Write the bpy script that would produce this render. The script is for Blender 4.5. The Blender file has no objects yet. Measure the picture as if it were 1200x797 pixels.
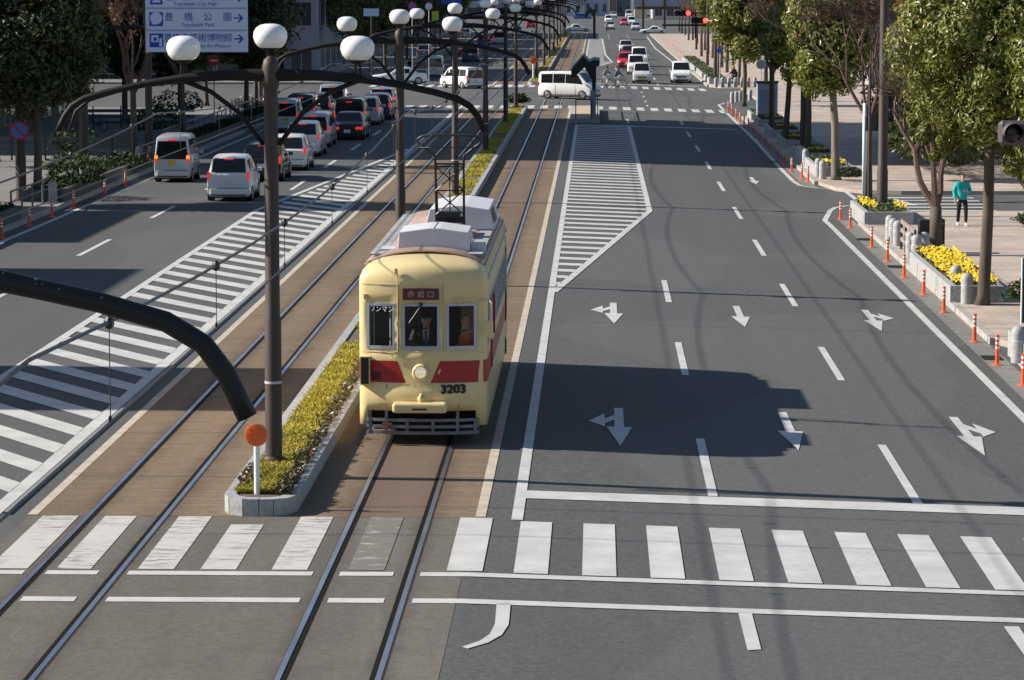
import bpy, bmesh, math, random
from math import sin, cos, pi, radians, sqrt, atan2
from mathutils import Vector, Matrix
C = bpy.context.scene.collection
R = random.Random(7)

# ---------------------------------------------------------------- camera model (photo is 1200 x 797)
F, CX, CY, HC = 3680.0, 600.0, 398.5, 7.8
PITCH = math.atan(413.5 / F)
YAW = math.atan(100 / sqrt(F * F + 413.5 ** 2))
fwd = Vector((-sin(YAW) * cos(PITCH), cos(YAW) * cos(PITCH), -sin(PITCH)))
rgt = Vector((cos(YAW), sin(YAW), 0))
upv = rgt.cross(fwd)
CAM = Vector((0, 0, HC))
def ray(x, y):
    return fwd + rgt * ((x - CX) / F) + upv * ((CY - y) / F)
XE, XK, CS = -1.7, 9.15, 0.03          # right edge of track bed, right kerb, cross fall
def gz(X):
    return 0.0 if X < XE else -CS * (min(X, XK) - XE)
def gp(x, y, dz=0.0):
    d = ray(x, y); z = 0.0
    for _ in range(12):
        t = (z + dz - HC) / d.z
        z = gz(CAM.x + d.x * t)
    return Vector((d.x * t, d.y * t, z + dz))
def at(x, y, Y):
    d = ray(x, y)
    return CAM + d * (Y / d.y)

cam_d = bpy.data.cameras.new('camera'); cam = bpy.data.objects.new('camera', cam_d); C.objects.link(cam)
cam_d.sensor_width = 36; cam_d.lens = F / 1200 * 36; cam_d.clip_end = 6000; cam_d.clip_start = 0.5
cam.matrix_world = Matrix(((rgt.x, upv.x, -fwd.x, 0), (rgt.y, upv.y, -fwd.y, 0), (rgt.z, upv.z, -fwd.z, HC), (0, 0, 0, 1)))
bpy.context.scene.camera = cam

# ---------------------------------------------------------------- light
SUN_EL, SUN_K = radians(31.5), 0.07
sc = bpy.context.scene
w = bpy.data.worlds.new('World'); sc.world = w; w.use_nodes = True
nt = w.node_tree; nt.nodes.clear()
o_ = nt.nodes.new('ShaderNodeOutputWorld'); b_ = nt.nodes.new('ShaderNodeBackground'); s_ = nt.nodes.new('ShaderNodeTexSky')
s_.sky_type = 'NISHITA'; s_.sun_disc = False; s_.sun_elevation = SUN_EL
sd = Vector((cos(SUN_EL), -SUN_K * cos(SUN_EL), -sin(SUN_EL))).normalized()      # travel direction of the light
s_.sun_rotation = atan2(-sd.x, -sd.y)
s_.air_density = 1.0; s_.dust_density = 0.6; s_.ozone_density = 1.5
b_.inputs[1].default_value = 0.062
nt.links.new(s_.outputs[0], b_.inputs[0]); nt.links.new(b_.outputs[0], o_.inputs[0])
ld = bpy.data.lights.new('sun', 'SUN'); ld.energy = 4.6; ld.angle = radians(0.53); ld.color = (1, 0.93, 0.82)
lo = bpy.data.objects.new('sun', ld); C.objects.link(lo); lo.location = (-60, 40, 60)
lo.rotation_euler = sd.to_track_quat('-Z', 'Y').to_euler()
sc.view_settings.view_transform = 'Standard'; sc.view_settings.look = 'None'
sc.view_settings.exposure = 0.72; sc.view_settings.gamma = 1
sc.cycles.max_bounces = 6; sc.cycles.transparent_max_bounces = 12; sc.cycles.use_denoising = True

# ---------------------------------------------------------------- materials
MATS = {}
def mat(name, col, rough=0.7, metal=0.0, var=0.0, scale=3.0, bump=0.0, col2=None, emit=None, estr=0.0, spec=0.5, coord='Object', stretch=(1, 1, 1), coat=0.0):
    if name in MATS: return MATS[name]
    m = bpy.data.materials.new(name); m.use_nodes = True; MATS[name] = m
    n = m.node_tree; p = n.nodes['Principled BSDF']
    p.inputs['Base Color'].default_value = (*col, 1); p.inputs['Roughness'].default_value = rough
    p.inputs['Metallic'].default_value = metal; p.inputs['Specular IOR Level'].default_value = spec
    p.inputs['Coat Weight'].default_value = coat
    if emit: p.inputs['Emission Color'].default_value = (*emit, 1); p.inputs['Emission Strength'].default_value = estr
    if var or bump or col2:
        if coord == 'World':
            tc = n.nodes.new('ShaderNodeNewGeometry'); src = tc.outputs['Position']
        else:
            tc = n.nodes.new('ShaderNodeTexCoord'); src = tc.outputs['Object']
        mp = n.nodes.new('ShaderNodeMapping'); mp.inputs['Scale'].default_value = stretch
        n.links.new(src, mp.inputs[0])
        nz = n.nodes.new('ShaderNodeTexNoise'); nz.inputs['Scale'].default_value = scale; nz.inputs['Detail'].default_value = 6
        n.links.new(mp.outputs[0], nz.inputs[0])
        if var or col2:
            cr = n.nodes.new('ShaderNodeValToRGB')
            a = tuple(c * (1 - var) for c in col); b = col2 or tuple(min(1, c * (1 + var)) for c in col)
            cr.color_ramp.elements[0].position = 0.3; cr.color_ramp.elements[1].position = 0.7
            cr.color_ramp.elements[0].color = (*a, 1); cr.color_ramp.elements[1].color = (*b, 1)
            n.links.new(nz.outputs[0], cr.inputs[0]); n.links.new(cr.outputs[0], p.inputs['Base Color'])
        if bump:
            bp = n.nodes.new('ShaderNodeBump'); bp.inputs['Strength'].default_value = bump; bp.inputs['Distance'].default_value = 0.02
            n.links.new(nz.outputs[0], bp.inputs['Height']); n.links.new(bp.outputs[0], p.inputs['Normal'])
    return m

class N:                                   # tiny node-graph helper
    def __init__(s, name, rough=0.85, spec=0.4):
        s.m = bpy.data.materials.new(name); s.m.use_nodes = True; s.t = s.m.node_tree; s.p = s.t.nodes['Principled BSDF']
        s.p.inputs['Roughness'].default_value = rough; s.p.inputs['Specular IOR Level'].default_value = spec
        g = s.t.nodes.new('ShaderNodeNewGeometry'); s.pos = g.outputs['Position']
        MATS[name] = s.m
    def noise(s, scale, stretch=(1, 1, 1), detail=5, rough=0.55, off=(0, 0, 0)):
        mp = s.t.nodes.new('ShaderNodeMapping'); mp.inputs['Scale'].default_value = stretch; mp.inputs['Location'].default_value = off
        s.t.links.new(s.pos, mp.inputs[0])
        n = s.t.nodes.new('ShaderNodeTexNoise'); n.inputs['Scale'].default_value = scale; n.inputs['Detail'].default_value = detail; n.inputs['Roughness'].default_value = rough
        s.t.links.new(mp.outputs[0], n.inputs[0]); return n.outputs[0]
    def ramp(s, f, a, b, p0=0.3, p1=0.7):
        r = s.t.nodes.new('ShaderNodeValToRGB'); r.color_ramp.elements[0].position = p0; r.color_ramp.elements[1].position = p1
        r.color_ramp.elements[0].color = (*a, 1) if not isinstance(a, float) else (a, a, a, 1)
        r.color_ramp.elements[1].color = (*b, 1) if not isinstance(b, float) else (b, b, b, 1)
        s.t.links.new(f, r.inputs[0]); return r.outputs[0]
    def mix(s, f, a, b, mode='MIX'):
        x = s.t.nodes.new('ShaderNodeMix'); x.data_type = 'RGBA'; x.blend_type = mode
        for k, v in ((0, f), (6, a), (7, b)):
            if isinstance(v, (int, float)): x.inputs[k].default_value = v
            elif isinstance(v, tuple): x.inputs[k].default_value = (*v, 1)
            else: s.t.links.new(v, x.inputs[k])
        return x.outputs[2]
    def joints(s, axis, period, width):      # 1 on thin lines each period metres along an axis
        sp = s.t.nodes.new('ShaderNodeSeparateXYZ'); s.t.links.new(s.pos, sp.inputs[0])
        def mth(op, a, b):
            n = s.t.nodes.new('ShaderNodeMath'); n.operation = op
            for i, v in ((0, a), (1, b)):
                if isinstance(v, (int, float)): n.inputs[i].default_value = v
                else: s.t.links.new(v, n.inputs[i])
            return n.outputs[0]
        return mth('LESS_THAN', mth('FRACT', mth('DIVIDE', sp.outputs[axis], period), 0), width / period)
    def near_x(s, xs, w, fade):              # 1 close to given x positions
        sp = s.t.nodes.new('ShaderNodeSeparateXYZ'); s.t.links.new(s.pos, sp.inputs[0]); cur = None
        for x in xs:
            a = s.t.nodes.new('ShaderNodeMath'); a.operation = 'SUBTRACT'; s.t.links.new(sp.outputs[0], a.inputs[0]); a.inputs[1].default_value = x
            b = s.t.nodes.new('ShaderNodeMath'); b.operation = 'ABSOLUTE'; s.t.links.new(a.outputs[0], b.inputs[0])
            if cur is None: cur = b.outputs[0]
            else:
                m = s.t.nodes.new('ShaderNodeMath'); m.operation = 'MINIMUM'; s.t.links.new(cur, m.inputs[0]); s.t.links.new(b.outputs[0], m.inputs[1]); cur = m.outputs[0]
        return s.ramp(cur, 1.0, 0.0, w, fade)
    def bump(s, h, st, dist=0.02):
        b = s.t.nodes.new('ShaderNodeBump'); b.inputs['Strength'].default_value = st; b.inputs['Distance'].default_value = dist
        s.t.links.new(h, b.inputs['Height']); s.t.links.new(b.outputs[0], s.p.inputs['Normal'])
    def out(s, col):
        s.t.links.new(col, s.p.inputs['Base Color']); return s.m

# asphalt: fine aggregate, long tyre streaks, broad patches
n = N('asphalt', 0.82, 0.35)
c = n.ramp(n.noise(9, detail=9, rough=0.8), (0.064, 0.065, 0.067), (0.112, 0.113, 0.115), 0.36, 0.64)
c = n.mix(1.0, c, n.ramp(n.noise(42, detail=3, rough=.7), 0.70, 1.28, .32, .68), 'MULTIPLY')
st = n.ramp(n.noise(0.9, (1, 0.022, 1), 3), 0.95, 1.03, 0.35, 0.6)
c = n.mix(1.0, c, st, 'MULTIPLY')
c = n.mix(n.ramp(n.noise(0.35, (1, .5, 1), 6), 0.0, 0.35, 0.48, 0.62), c, (0.082, 0.082, 0.084))
gr = n.ramp(n.noise(14, detail=6), 0.9, 1.1, .4, .6); c = n.mix(1.0, c, gr, 'MULTIPLY')
sp = n.ramp(n.noise(2.6, detail=7, rough=.7, off=(3, 1, 0)), 0.0, 0.5, 0.62, 0.74); c = n.mix(sp, c, (0.060, 0.059, 0.058))
sp = n.ramp(n.noise(7, detail=3, off=(9, 4, 0)), 0.0, 0.5, 0.70, 0.76); c = n.mix(sp, c, (0.050, 0.048, 0.046))
sp = n.ramp(n.noise(.16, (1, .35, 1), 2, .3, (5, 2, 0)), 0.0, 0.16, .50, .515); c = n.mix(sp, c, (0.16, 0.16, 0.158))
n.bump(n.noise(60, detail=3), 0.25, 0.01)
ASPH = n.out(c)
n = N('old_asphalt', 0.85, 0.3)
c = n.ramp(n.noise(8, detail=9, rough=0.8), (0.105, 0.095, 0.085), (0.165, 0.150, 0.132), 0.36, 0.64)
c = n.mix(1.0, c, n.ramp(n.noise(0.6, (1, 0.12, 1), 4), 0.8, 1.12, .35, .65), 'MULTIPLY')
c = n.mix(1.0, c, n.ramp(n.noise(40, detail=3, rough=.7), 0.72, 1.24, .32, .68), 'MULTIPLY')
c = n.mix(n.ramp(n.noise(1.1, detail=7, rough=.7, off=(3, 3, 0)), 0.0, 0.55, .52, .72), c, (0.075, 0.066, 0.058))
n.bump(n.noise(50, detail=3), 0.3, 0.01)
rn = n.mix(1.0, n.near_x((-7.52, -6.38, -3.60, -2.46), .04, .26), n.ramp(n.noise(1.8, (1, .35, 1), 7, .7, (1, 5, 0)), 0.1, 0.9, .35, .65), 'MULTIPLY')
c = n.mix(rn, c, (0.072, 0.058, 0.047))
OLDASPH = n.out(c)
n = N('track_paving', 0.85, 0.3)           # brown slabs laid across the track
c = n.ramp(n.noise(1.2, (0.6, 6, 1), 6, 0.7), (0.135, 0.096, 0.062), (0.26, 0.195, 0.132), 0.3, 0.72)
c = n.mix(n.ramp(n.noise(0.5, (1, 0.15, 1), 5), 0.0, 0.6, 0.45, 0.75), c, (0.100, 0.075, 0.055))
c = n.mix(1.0, c, n.ramp(n.noise(10, detail=6), 0.85, 1.12, .35, .65), 'MULTIPLY')
jm = n.mix(1.0, n.joints(1, 0.62, 0.02), n.ramp(n.noise(.8, detail=4), 0.05, 0.75, .4, .65), 'MULTIPLY')
c = n.mix(jm, c, (0.085, 0.066, 0.05))
c = n.mix(n.ramp(n.noise(.9, (1, .5, 1), 7, .7, (2, 7, 0)), 0.0, 0.55, .55, .70), c, (0.125, 0.108, 0.09))
c = n.mix(n.ramp(n.noise(2.4, detail=7, rough=.7, off=(6, 1, 0)), 0.0, 0.6, .60, .74), c, (0.07, 0.052, 0.04))
c = n.mix(n.joints(1, 4.96, 0.05), c, (0.05, 0.042, 0.035))
n.bump(n.noise(18, (1, 2, 1), 5), 0.35)
rn = n.mix(1.0, n.near_x((-7.52, -6.38, -3.60, -2.46), .05, .34), n.ramp(n.noise(1.6, (1, .35, 1), 7, .7, (1, 5, 0)), 0.15, 0.95, .35, .65), 'MULTIPLY')
c = n.mix(rn, c, (0.085, 0.056, 0.040))
rn = n.mix(1.0, n.near_x((-3.03,), .45, .70), n.ramp(n.noise(1.3, (1, .3, 1), 6, .7, (7, 5, 0)), 0.25, 0.8, .35, .65), 'MULTIPLY')
c = n.mix(rn, c, (0.145, 0.100, 0.080))
TRACKP = n.out(c)
n = N('sidewalk_tiles', 0.8, 0.3)
c = n.ramp(n.noise(2.5, detail=6), (0.40, 0.335, 0.285), (0.50, 0.43, 0.375), 0.3, 0.7)
c = n.mix(n.joints(1, 2.4, 0.75), c, (0.42, 0.345, 0.30))
c = n.mix(n.joints(1, 0.6, 0.018), c, (0.33, 0.28, 0.24)); c = n.mix(n.joints(0, 0.6, 0.018), c, (0.33, 0.28, 0.24))
c = n.mix(1.0, c, n.ramp(n.noise(.4, detail=5), 0.8, 1.1, .35, .65), 'MULTIPLY')
TILES = n.out(c)
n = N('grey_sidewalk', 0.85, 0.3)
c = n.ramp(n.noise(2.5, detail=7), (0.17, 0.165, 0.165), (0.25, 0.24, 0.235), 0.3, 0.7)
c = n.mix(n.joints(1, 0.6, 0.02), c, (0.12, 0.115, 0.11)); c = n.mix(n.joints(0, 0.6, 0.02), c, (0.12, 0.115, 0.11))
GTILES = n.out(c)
n = N('road_paint', 0.6, 0.4)
f = n.mix(1.0, n.ramp(n.noise(11, detail=9, rough=.8), 0.0, 0.8, 0.54, 0.70), n.ramp(n.noise(.7, detail=5, off=(1, 8, 0)), 0.1, 1.0, .42, .60), 'MULTIPLY')
c = n.mix(f, n.ramp(n.noise(1.5, detail=5), (0.46, 0.46, 0.455), (0.60, 0.60, 0.59)), (0.16, 0.16, 0.16))
PAINT = n.out(c)
n = N('worn_road_paint', 0.7, 0.3)
f = n.mix(1.0, n.ramp(n.noise(2.6, (.8, 4, 1), 9, .78), 0.0, 1.0, 0.50, 0.58), n.ramp(n.noise(.9, (1, 1, 1), 4, .6, (4, 2, 0)), 0.05, 1.0, .42, .56), 'MULTIPLY')
c = n.mix(f, (0.52, 0.51, 0.49), (0.16, 0.145, 0.13)); WORN = n.out(c)
n = N('very_worn_road_paint', 0.7, 0.3)
f = n.ramp(n.noise(2.0, (1.2, 3, 1), 8, .7), 0.0, 0.92, 0.30, 0.46)
c = n.mix(f, (0.48, 0.46, 0.44), (0.155, 0.14, 0.125)); VWORN = n.out(c)
CONC = mat('concrete', (0.36, 0.345, 0.32), 0.85, var=0.25, scale=6, bump=0.2)
GRAN = mat('granite', (0.35, 0.352, 0.36), 0.7, var=0.22, scale=14, bump=0.15)
GUTTER = mat('gutter_concrete', (0.185, 0.178, 0.168), 0.85, var=0.2, scale=5, coord='World', bump=.2)
EDGE = mat('edging_stone', (0.47, 0.41, 0.34), 0.8, var=0.18, scale=3, coord='World')
STEEL = mat('rail_steel', (0.62, 0.64, 0.70), 0.36, 1.0, var=0.22, scale=2.5, coord='World', stretch=(1, .2, 1))
RUST = mat('rail_rust', (0.10, 0.06, 0.04), 0.7, 0.3, var=.3, scale=4, coord='World')
GROOVE = mat('rail_groove_shade', (0.012, 0.010, 0.009), 0.9, spec=.1)  # near-black stands for the shade inside the flangeway groove
BROWN = mat('brown_pole_paint', (0.055, 0.037, 0.032), 0.6, 0.0, var=0.12, scale=5)
ARCHB = mat('dark_bronze_paint', (0.012, 0.0105, 0.011), 0.62, 0.0, var=0.2, scale=6, spec=.25)
BLACK = mat('black_paint', (0.012, 0.012, 0.013), 0.4)
DARKM = mat('dark_metal', (0.05, 0.05, 0.055), 0.5, 0.5)
WHITE = mat('white_paint', (0.78, 0.78, 0.78), 0.4)
LGREY = mat('light_grey_paint', (0.50, 0.51, 0.54), 0.45, var=.06, scale=4)
ORANGE = mat('orange_plastic', (0.80, 0.105, 0.022), 0.45)
REFLW = mat('white_reflective_band', (0.8, 0.8, 0.8), 0.4)
YEL = mat('yellow_flower', (0.72, 0.49, 0.012), 0.6, var=.2, scale=9)

# ---------------------------------------------------------------- mesh helpers
class MB:
    def __init__(s): s.v = []; s.f = []
    def quad(s, a, b, c, d): i = len(s.v); s.v += [tuple(a), tuple(b), tuple(c), tuple(d)]; s.f.append((i, i + 1, i + 2, i + 3)); return s
    def poly(s, pts): i = len(s.v); s.v += [tuple(p) for p in pts]; s.f.append(tuple(range(i, i + len(pts)))); return s
    def box(s, x0, x1, y0, y1, z0, z1):
        i = len(s.v)
        s.v += [(x0, y0, z0), (x1, y0, z0), (x1, y1, z0), (x0, y1, z0), (x0, y0, z1), (x1, y0, z1), (x1, y1, z1), (x0, y1, z1)]
        for q in ((0, 3, 2, 1), (4, 5, 6, 7), (0, 1, 5, 4), (1, 2, 6, 5), (2, 3, 7, 6), (3, 0, 4, 7)): s.f.append(tuple(i + k for k in q))
        return s
    def cbox(s, cx, cy, cz, sx, sy, sz): return s.box(cx - sx / 2, cx + sx / 2, cy - sy / 2, cy + sy / 2, cz - sz / 2, cz + sz / 2)
    def prism(s, pts, z0, z1):               # plan polygon (ccw) extruded
        n = len(pts); i = len(s.v)
        s.v += [(p[0], p[1], z0) for p in pts] + [(p[0], p[1], z1) for p in pts]
        s.f.append(tuple(i + n - 1 - k for k in range(n))); s.f.append(tuple(i + n + k for k in range(n)))
        for k in range(n):
            l = (k + 1) % n; s.f.append((i + k, i + l, i + n + l, i + n + k))
        return s
    def tube(s, path, rad, n=8, cap=True):
        P = [Vector(p) for p in path]; m = len(P)
        rr = rad if isinstance(rad, (list, tuple)) else [rad] * m
        base = len(s.v); prev = None
        for k in range(m):
            t = (P[min(k + 1, m - 1)] - P[max(k - 1, 0)]).normalized()
            if prev is None:
                a = Vector((0, 0, 1)) if abs(t.z) < 0.9 else Vector((1, 0, 0)); u = t.cross(a).normalized()
            else:
                u = (prev - t * prev.dot(t)); u = u.normalized() if u.length > 1e-6 else t.orthogonal().normalized()
            prev = u; v = t.cross(u)
            for q in range(n):
                A = 2 * pi * q / n; s.v.append(tuple(P[k] + (u * cos(A) + v * sin(A)) * rr[k]))
        for k in range(m - 1):
            for q in range(n):
                r = (q + 1) % n; s.f.append((base + k * n + q, base + k * n + r, base + (k + 1) * n + r, base + (k + 1) * n + q))
        if cap:
            s.f.append(tuple(base + n - 1 - q for q in range(n))); s.f.append(tuple(base + (m - 1) * n + q for q in range(n)))
        return s
    def lathe(s, prof, n=20, c=(0, 0, 0), axis='z'):
        base = len(s.v); m = len(prof)
        for r, h in prof:
            for q in range(n):
                A = 2 * pi * q / n; x, y = r * cos(A), r * sin(A)
                p = (x, y, h) if axis == 'z' else ((x, h, -y) if axis == 'y' else (h, x, y))
                s.v.append((c[0] + p[0], c[1] + p[1], c[2] + p[2]))
        for k in range(m - 1):
            for q in range(n):
                r = (q + 1) % n; s.f.append((base + k * n + q, base + k * n + r, base + (k + 1) * n + r, base + (k + 1) * n + q))
        s.f.append(tuple(base + n - 1 - q for q in range(n))); s.f.append(tuple(base + (m - 1) * n + q for q in range(n)))
        return s
    def ball(s, c, rx, ry, rz, n=10, m=7):
        return s.lathe([(1e-4 + sin(pi * k / m), -cos(pi * k / m)) for k in range(m + 1)], n)._post(c, rx, ry, rz, (m + 1) * n)
    def _post(s, c, rx, ry, rz, k):
        for i in range(len(s.v) - k, len(s.v)):
            x, y, z = s.v[i]; s.v[i] = (c[0] + x * rx, c[1] + y * ry, c[2] + z * rz)
        return s
    def build(s, name, m, parent=None, smooth=False, auto=None, loc=None):
        me = bpy.data.meshes.new(name); me.from_pydata(s.v, [], s.f)
        me.materials.append(m)
        bm = bmesh.new(); bm.from_mesh(me)
        bmesh.ops.recalc_face_normals(bm, faces=bm.faces)
        if smooth:
            for f in bm.faces: f.smooth = True
        if auto is not None:
            for f in bm.faces: f.smooth = True
            for e in bm.edges:
                if len(e.link_faces) == 2 and e.calc_face_angle(0) > radians(auto): e.smooth = False
        bm.to_mesh(me); bm.free()
        return link(name, me, parent, loc)
def link(name, me, parent=None, loc=None):
    o = bpy.data.objects.new(name, me); C.objects.link(o)
    if parent: o.parent = parent
    if loc is not None: o.location = loc
    return o
USED = {}
def tag(o, label, cat, group=None, kind=None):
    o['label'] = label; o['category'] = cat
    if group: o['group'] = group
    if kind: o['kind'] = kind
    return o
def thing(name, label, cat, loc=(0, 0, 0), rz=0, group=None, s=1.0):
    o = bpy.data.objects.new(name, None); C.objects.link(o); o.empty_display_size = 0.2
    o.location = loc; o.rotation_euler = (0, 0, rz); o.scale = (s, s, s) if not isinstance(s, tuple) else s
    return tag(o, label, cat, group)
def struct(o, label, cat='ground'): return tag(o, label, cat, None, 'structure')
def dup(root, loc, rz=None, label=None, group=None, s=None):
    def cp(o, par):
        c = o.copy(); C.objects.link(c)
        if par: c.parent = par
        for ch in list(o.children): cp(ch, c)
        return c
    r = cp(root, None); r.location = loc
    if rz is not None: r.rotation_euler = (0, 0, rz)
    if label: r['label'] = label
    if group: r['group'] = group
    if s is not None: r.scale = (s, s, s) if not isinstance(s, tuple) else s
    return r
def text(name, body, size, m, parent, M, align='CENTER', ext=0.0, xs=1.0):
    cu = bpy.data.curves.new(name, 'FONT'); cu.body = body; cu.size = size; cu.align_x = align; cu.align_y = 'CENTER'; cu.extrude = ext
    to = bpy.data.objects.new(name, cu); C.objects.link(to)
    me = bpy.data.meshes.new_from_object(to.evaluated_get(bpy.context.evaluated_depsgraph_get()))
    bpy.data.objects.remove(to); bpy.data.curves.remove(cu)
    me.name = name; me.materials.clear(); me.materials.append(m)
    me.transform(M @ Matrix.Diagonal((xs, 1, 1, 1)))
    return link(name, me, parent)
FACE = Matrix.Rotation(pi / 2, 4, 'X')          # text standing up, facing -Y
def ORD(i): return ['first', 'second', 'third', 'fourth', 'fifth', 'sixth', 'seventh', 'eighth', 'ninth', 'tenth', 'eleventh', 'twelfth', 'thirteenth', 'fourteenth', 'fifteenth', 'sixteenth', 'seventeenth', 'eighteenth', 'nineteenth', 'twentieth'][i]
# ================================================================ ground, roads, markings
b = MB()
xs = [-900, -60, -19, XE, 2, 5, XK, 60, 900]
ys = [-40, 30, 60, 90, 120, 150, 200, 260, 330, 420, 560, 800, 1400, 4000]
for i in range(len(xs) - 1):
    for j in range(len(ys) - 1):
        b.quad((xs[i], ys[j], gz(xs[i])), (xs[i + 1], ys[j], gz(xs[i + 1])), (xs[i + 1], ys[j + 1], gz(xs[i + 1])), (xs[i], ys[j + 1], gz(xs[i])))
struct(b.build('road', ASPH), 'grey asphalt road surface stretching into the distance', 'road')
def sheet(name, x0, x1, y0, y1, m, dz, label, cat='road', n=1):
    b = MB()
    for k in range(n):
        a, c = x0 + (x1 - x0) * k / n, x0 + (x1 - x0) * (k + 1) / n
        b.quad((a, y0, gz(a) + dz), (c, y0, gz(c) + dz), (c, y1, gz(c) + dz), (a, y1, gz(a) + dz))
    return struct(b.build(name, m), label, cat)
TX0, TX1 = -8.3, -1.78
Y_IN = 45.85
sheet('track_bed', TX0, TX1, Y_IN, 204, TRACKP, .004, 'brown slab paving between and beside the tram rails before the far crossing', 'track bed')
sheet('track_bed', TX0, TX1, 249, 545, TRACKP, .004, 'brown slab paving of the tram tracks beyond the far crossing', 'track bed')
sheet('track_crossing', TX0 - .1, TX1 - .35 + .35, -20, Y_IN - .02, OLDASPH, .004, 'brownish old asphalt around the rails at the near pedestrian crossing', 'road')
for x0, x1, nm in ((-8.45, -8.3, 'left'), (-1.78, -1.63, 'right')):
    for y0, y1, wh in ((45.9, 204, 'before'), (249, 545, 'beyond')):
        sheet('edging_strip', x0, x1, y0, y1, EDGE, .008, 'pale stone strip along the %s edge of the track bed %s the far crossing' % (nm, wh), 'edging')
RAILX = [-7.52, -6.38, -3.60, -2.46]
nmr = ['left rail of the left track', 'right rail of the left track', 'left rail of the tram track', 'right rail of the tram track']
for i, x in enumerate(RAILX):
    inn = 1 if i % 2 == 0 else -1
    b = MB(); b.box(x - .033, x + .033, -20, 560, -.05, .016); struct(b.build('rail', STEEL), 'shiny steel ' + nmr[i], 'rail')
    b = MB()
    a, c = sorted((x + inn * .034, x + inn * .10)); b.quad((a, -20, .0085), (c, -20, .0085), (c, 560, .0085), (a, 560, .0085))  # flat strip above the bed, groove depth given by dark colour only
    struct(b.build('rail_groove_shade', GROOVE), 'flat dark strip as flangeway groove shade along the ' + nmr[i], 'rail')
    b = MB(); a, c = sorted((x - inn * .034, x - inn * .055)); b.quad((a, -20, .0085), (c, -20, .0085), (c, 560, .0085), (a, 560, .0085))
    struct(b.build('rail_edge', RUST), 'rusty joint along the outer side of the ' + nmr[i], 'rail')
PZ = .011
def strip(b, p, q, wd, dz=PZ):                     # painted band between ground points
    p, q = Vector((p[0], p[1], 0)), Vector((q[0], q[1], 0)); d = (q - p).normalized(); nn = Vector((-d.y, d.x, 0)) * wd / 2
    pts = [p - nn, q - nn, q + nn, p + nn]
    b.poly([(v.x, v.y, gz(v.x) + dz) for v in pts])
def xband(b, x0, x1, y0, y1, dz=PZ, n=1):
    for k in range(n):
        a, c = x0 + (x1 - x0) * k / n, x0 + (x1 - x0) * (k + 1) / n
        b.quad((a, y0, gz(a) + dz), (c, y0, gz(c) + dz), (c, y1, gz(c) + dz), (a, y1, gz(a) + dz))
# -- right carriageway lines
b = MB(); strip(b, (-1.16, 45.72), (-1.16, 180), .17); strip(b, (-1.2, 300), (-1.2, 482), .2)
struct(b.build('lane_line', PAINT), 'long white line along the left side of the right carriageway', 'marking')
b = MB()
for x in (1.83, 5.02):
    y = 48.5
    while y < 540:
        y1 = y + (6.3 if y < 50 else 6.0)
        if not (198 < y < 252) and not (x < 2 and 86 < y < 182) and not (x < 2 and y > 318 and y < 480): strip(b, (x, y), (x, y1), .15)
        y += 15.0 if y > 50 else 15.4
struct(b.build('lane_dashes', PAINT), 'white dashes dividing the lanes of the right carriageway', 'marking')
b = MB(); xband(b, -1.075, 10.5, 47.70, 48.45, n=4); struct(b.build('stop_line', PAINT), 'broad white stop line across the right carriageway before the zebra stripes', 'marking')
# hatch, right
b = MB(); strip(b, (-1.1, 80.6), (1.90, 111.6), .2, PZ + .003); strip(b, (1.88, 111.4), (1.83, 181), .2)
y = 82.6
while y < 180:
    xr = min(1.8, -1.08 + (y - 80.8) * (2.98 / 31) - .06)
    if xr > -1.0:
        p = [(-1.07, y), (xr, y - .10 * (xr + 1)), (xr, y - .10 * (xr + 1) + .78), (-1.07, y + .78)]
        b.poly([(q[0], q[1], gz(q[0]) + PZ) for q in p])
    y += 1.96
struct(b.build('hatch_marking', PAINT), 'white barred hatching between tram tracks and right lanes', 'marking')
b = MB(); strip(b, (-1.15, 302), (1.6, 333), .25); strip(b, (1.6, 333), (.95, 370), .25); strip(b, (.95, 370), (.8, 482), .22); xband(b, -1.1, .7, 481, 483)
y = 310
while y < 480:
    xr = min(1.4, -1.1 + (y - 303) * .09) if y < 335 else .75
    xband(b, -1.05, xr, y, y + .9); y += 1.9
struct(b.build('hatch_marking', PAINT), 'white barred hatching far beyond the crossing minivan', 'marking')
# near zebra
b = MB(); b2 = MB(); b3 = MB()
stripes = [(-9.35, -8.85, 0), (-8.2, -7.66, 1), (-7.27, -6.80, 1), (-6.17, -5.68, 1), (-5.32, -4.84, 1), (-4.36, -3.88, 1), (-3.33, -2.84, 2), (-2.0, -1.52, 0)]
for x0, x1, wv in stripes: xband((b, b2, b3)[wv], x0, x1, 41.55, 45.8 if not -5.5 < x0 < -4.6 else 45.1)
x = -1.1
while x < 10.6: xband(b, x, x + .46, 41.5, 45.6); x += .92
struct(b.build('crosswalk', PAINT), 'bright white zebra stripes across the right carriageway in the foreground', 'marking')
struct(b2.build('crosswalk', WORN), 'scuffed white zebra stripes around the left tram track', 'marking')
struct(b3.build('crosswalk', VWORN), 'almost worn away zebra stripe between the rails before the tram', 'marking')
segs = [(-9.6, -7.66), (-7.36, -6.66), (-6.26, -3.78), (-3.42, -2.70), (-2.34, XE), (XE, 10.6)]
b = MB()
for a, c in segs: xband(b, a, c, 41.14, 41.42, n=1 if c < 5 else 4)
struct(b.build('crossing_line', PAINT), 'thin white line just in front of the zebra stripes', 'marking')
b = MB()
for a, c in segs: xband(b, a, c, 39.30, 39.60, n=1 if c < 5 else 4)
struct(b.build('crossing_line', PAINT), 'nearest thin white line parallel to the zebra stripes', 'marking')
b = MB()
pts = [gp(*q) for q in ((582, 708), (598.5, 708), (596, 733), (588, 745), (572, 754), (548, 761), (541, 759), (562, 752), (574, 744), (580, 732))]
b.poly([(p.x, p.y, p.z + PZ) for p in pts])
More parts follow.
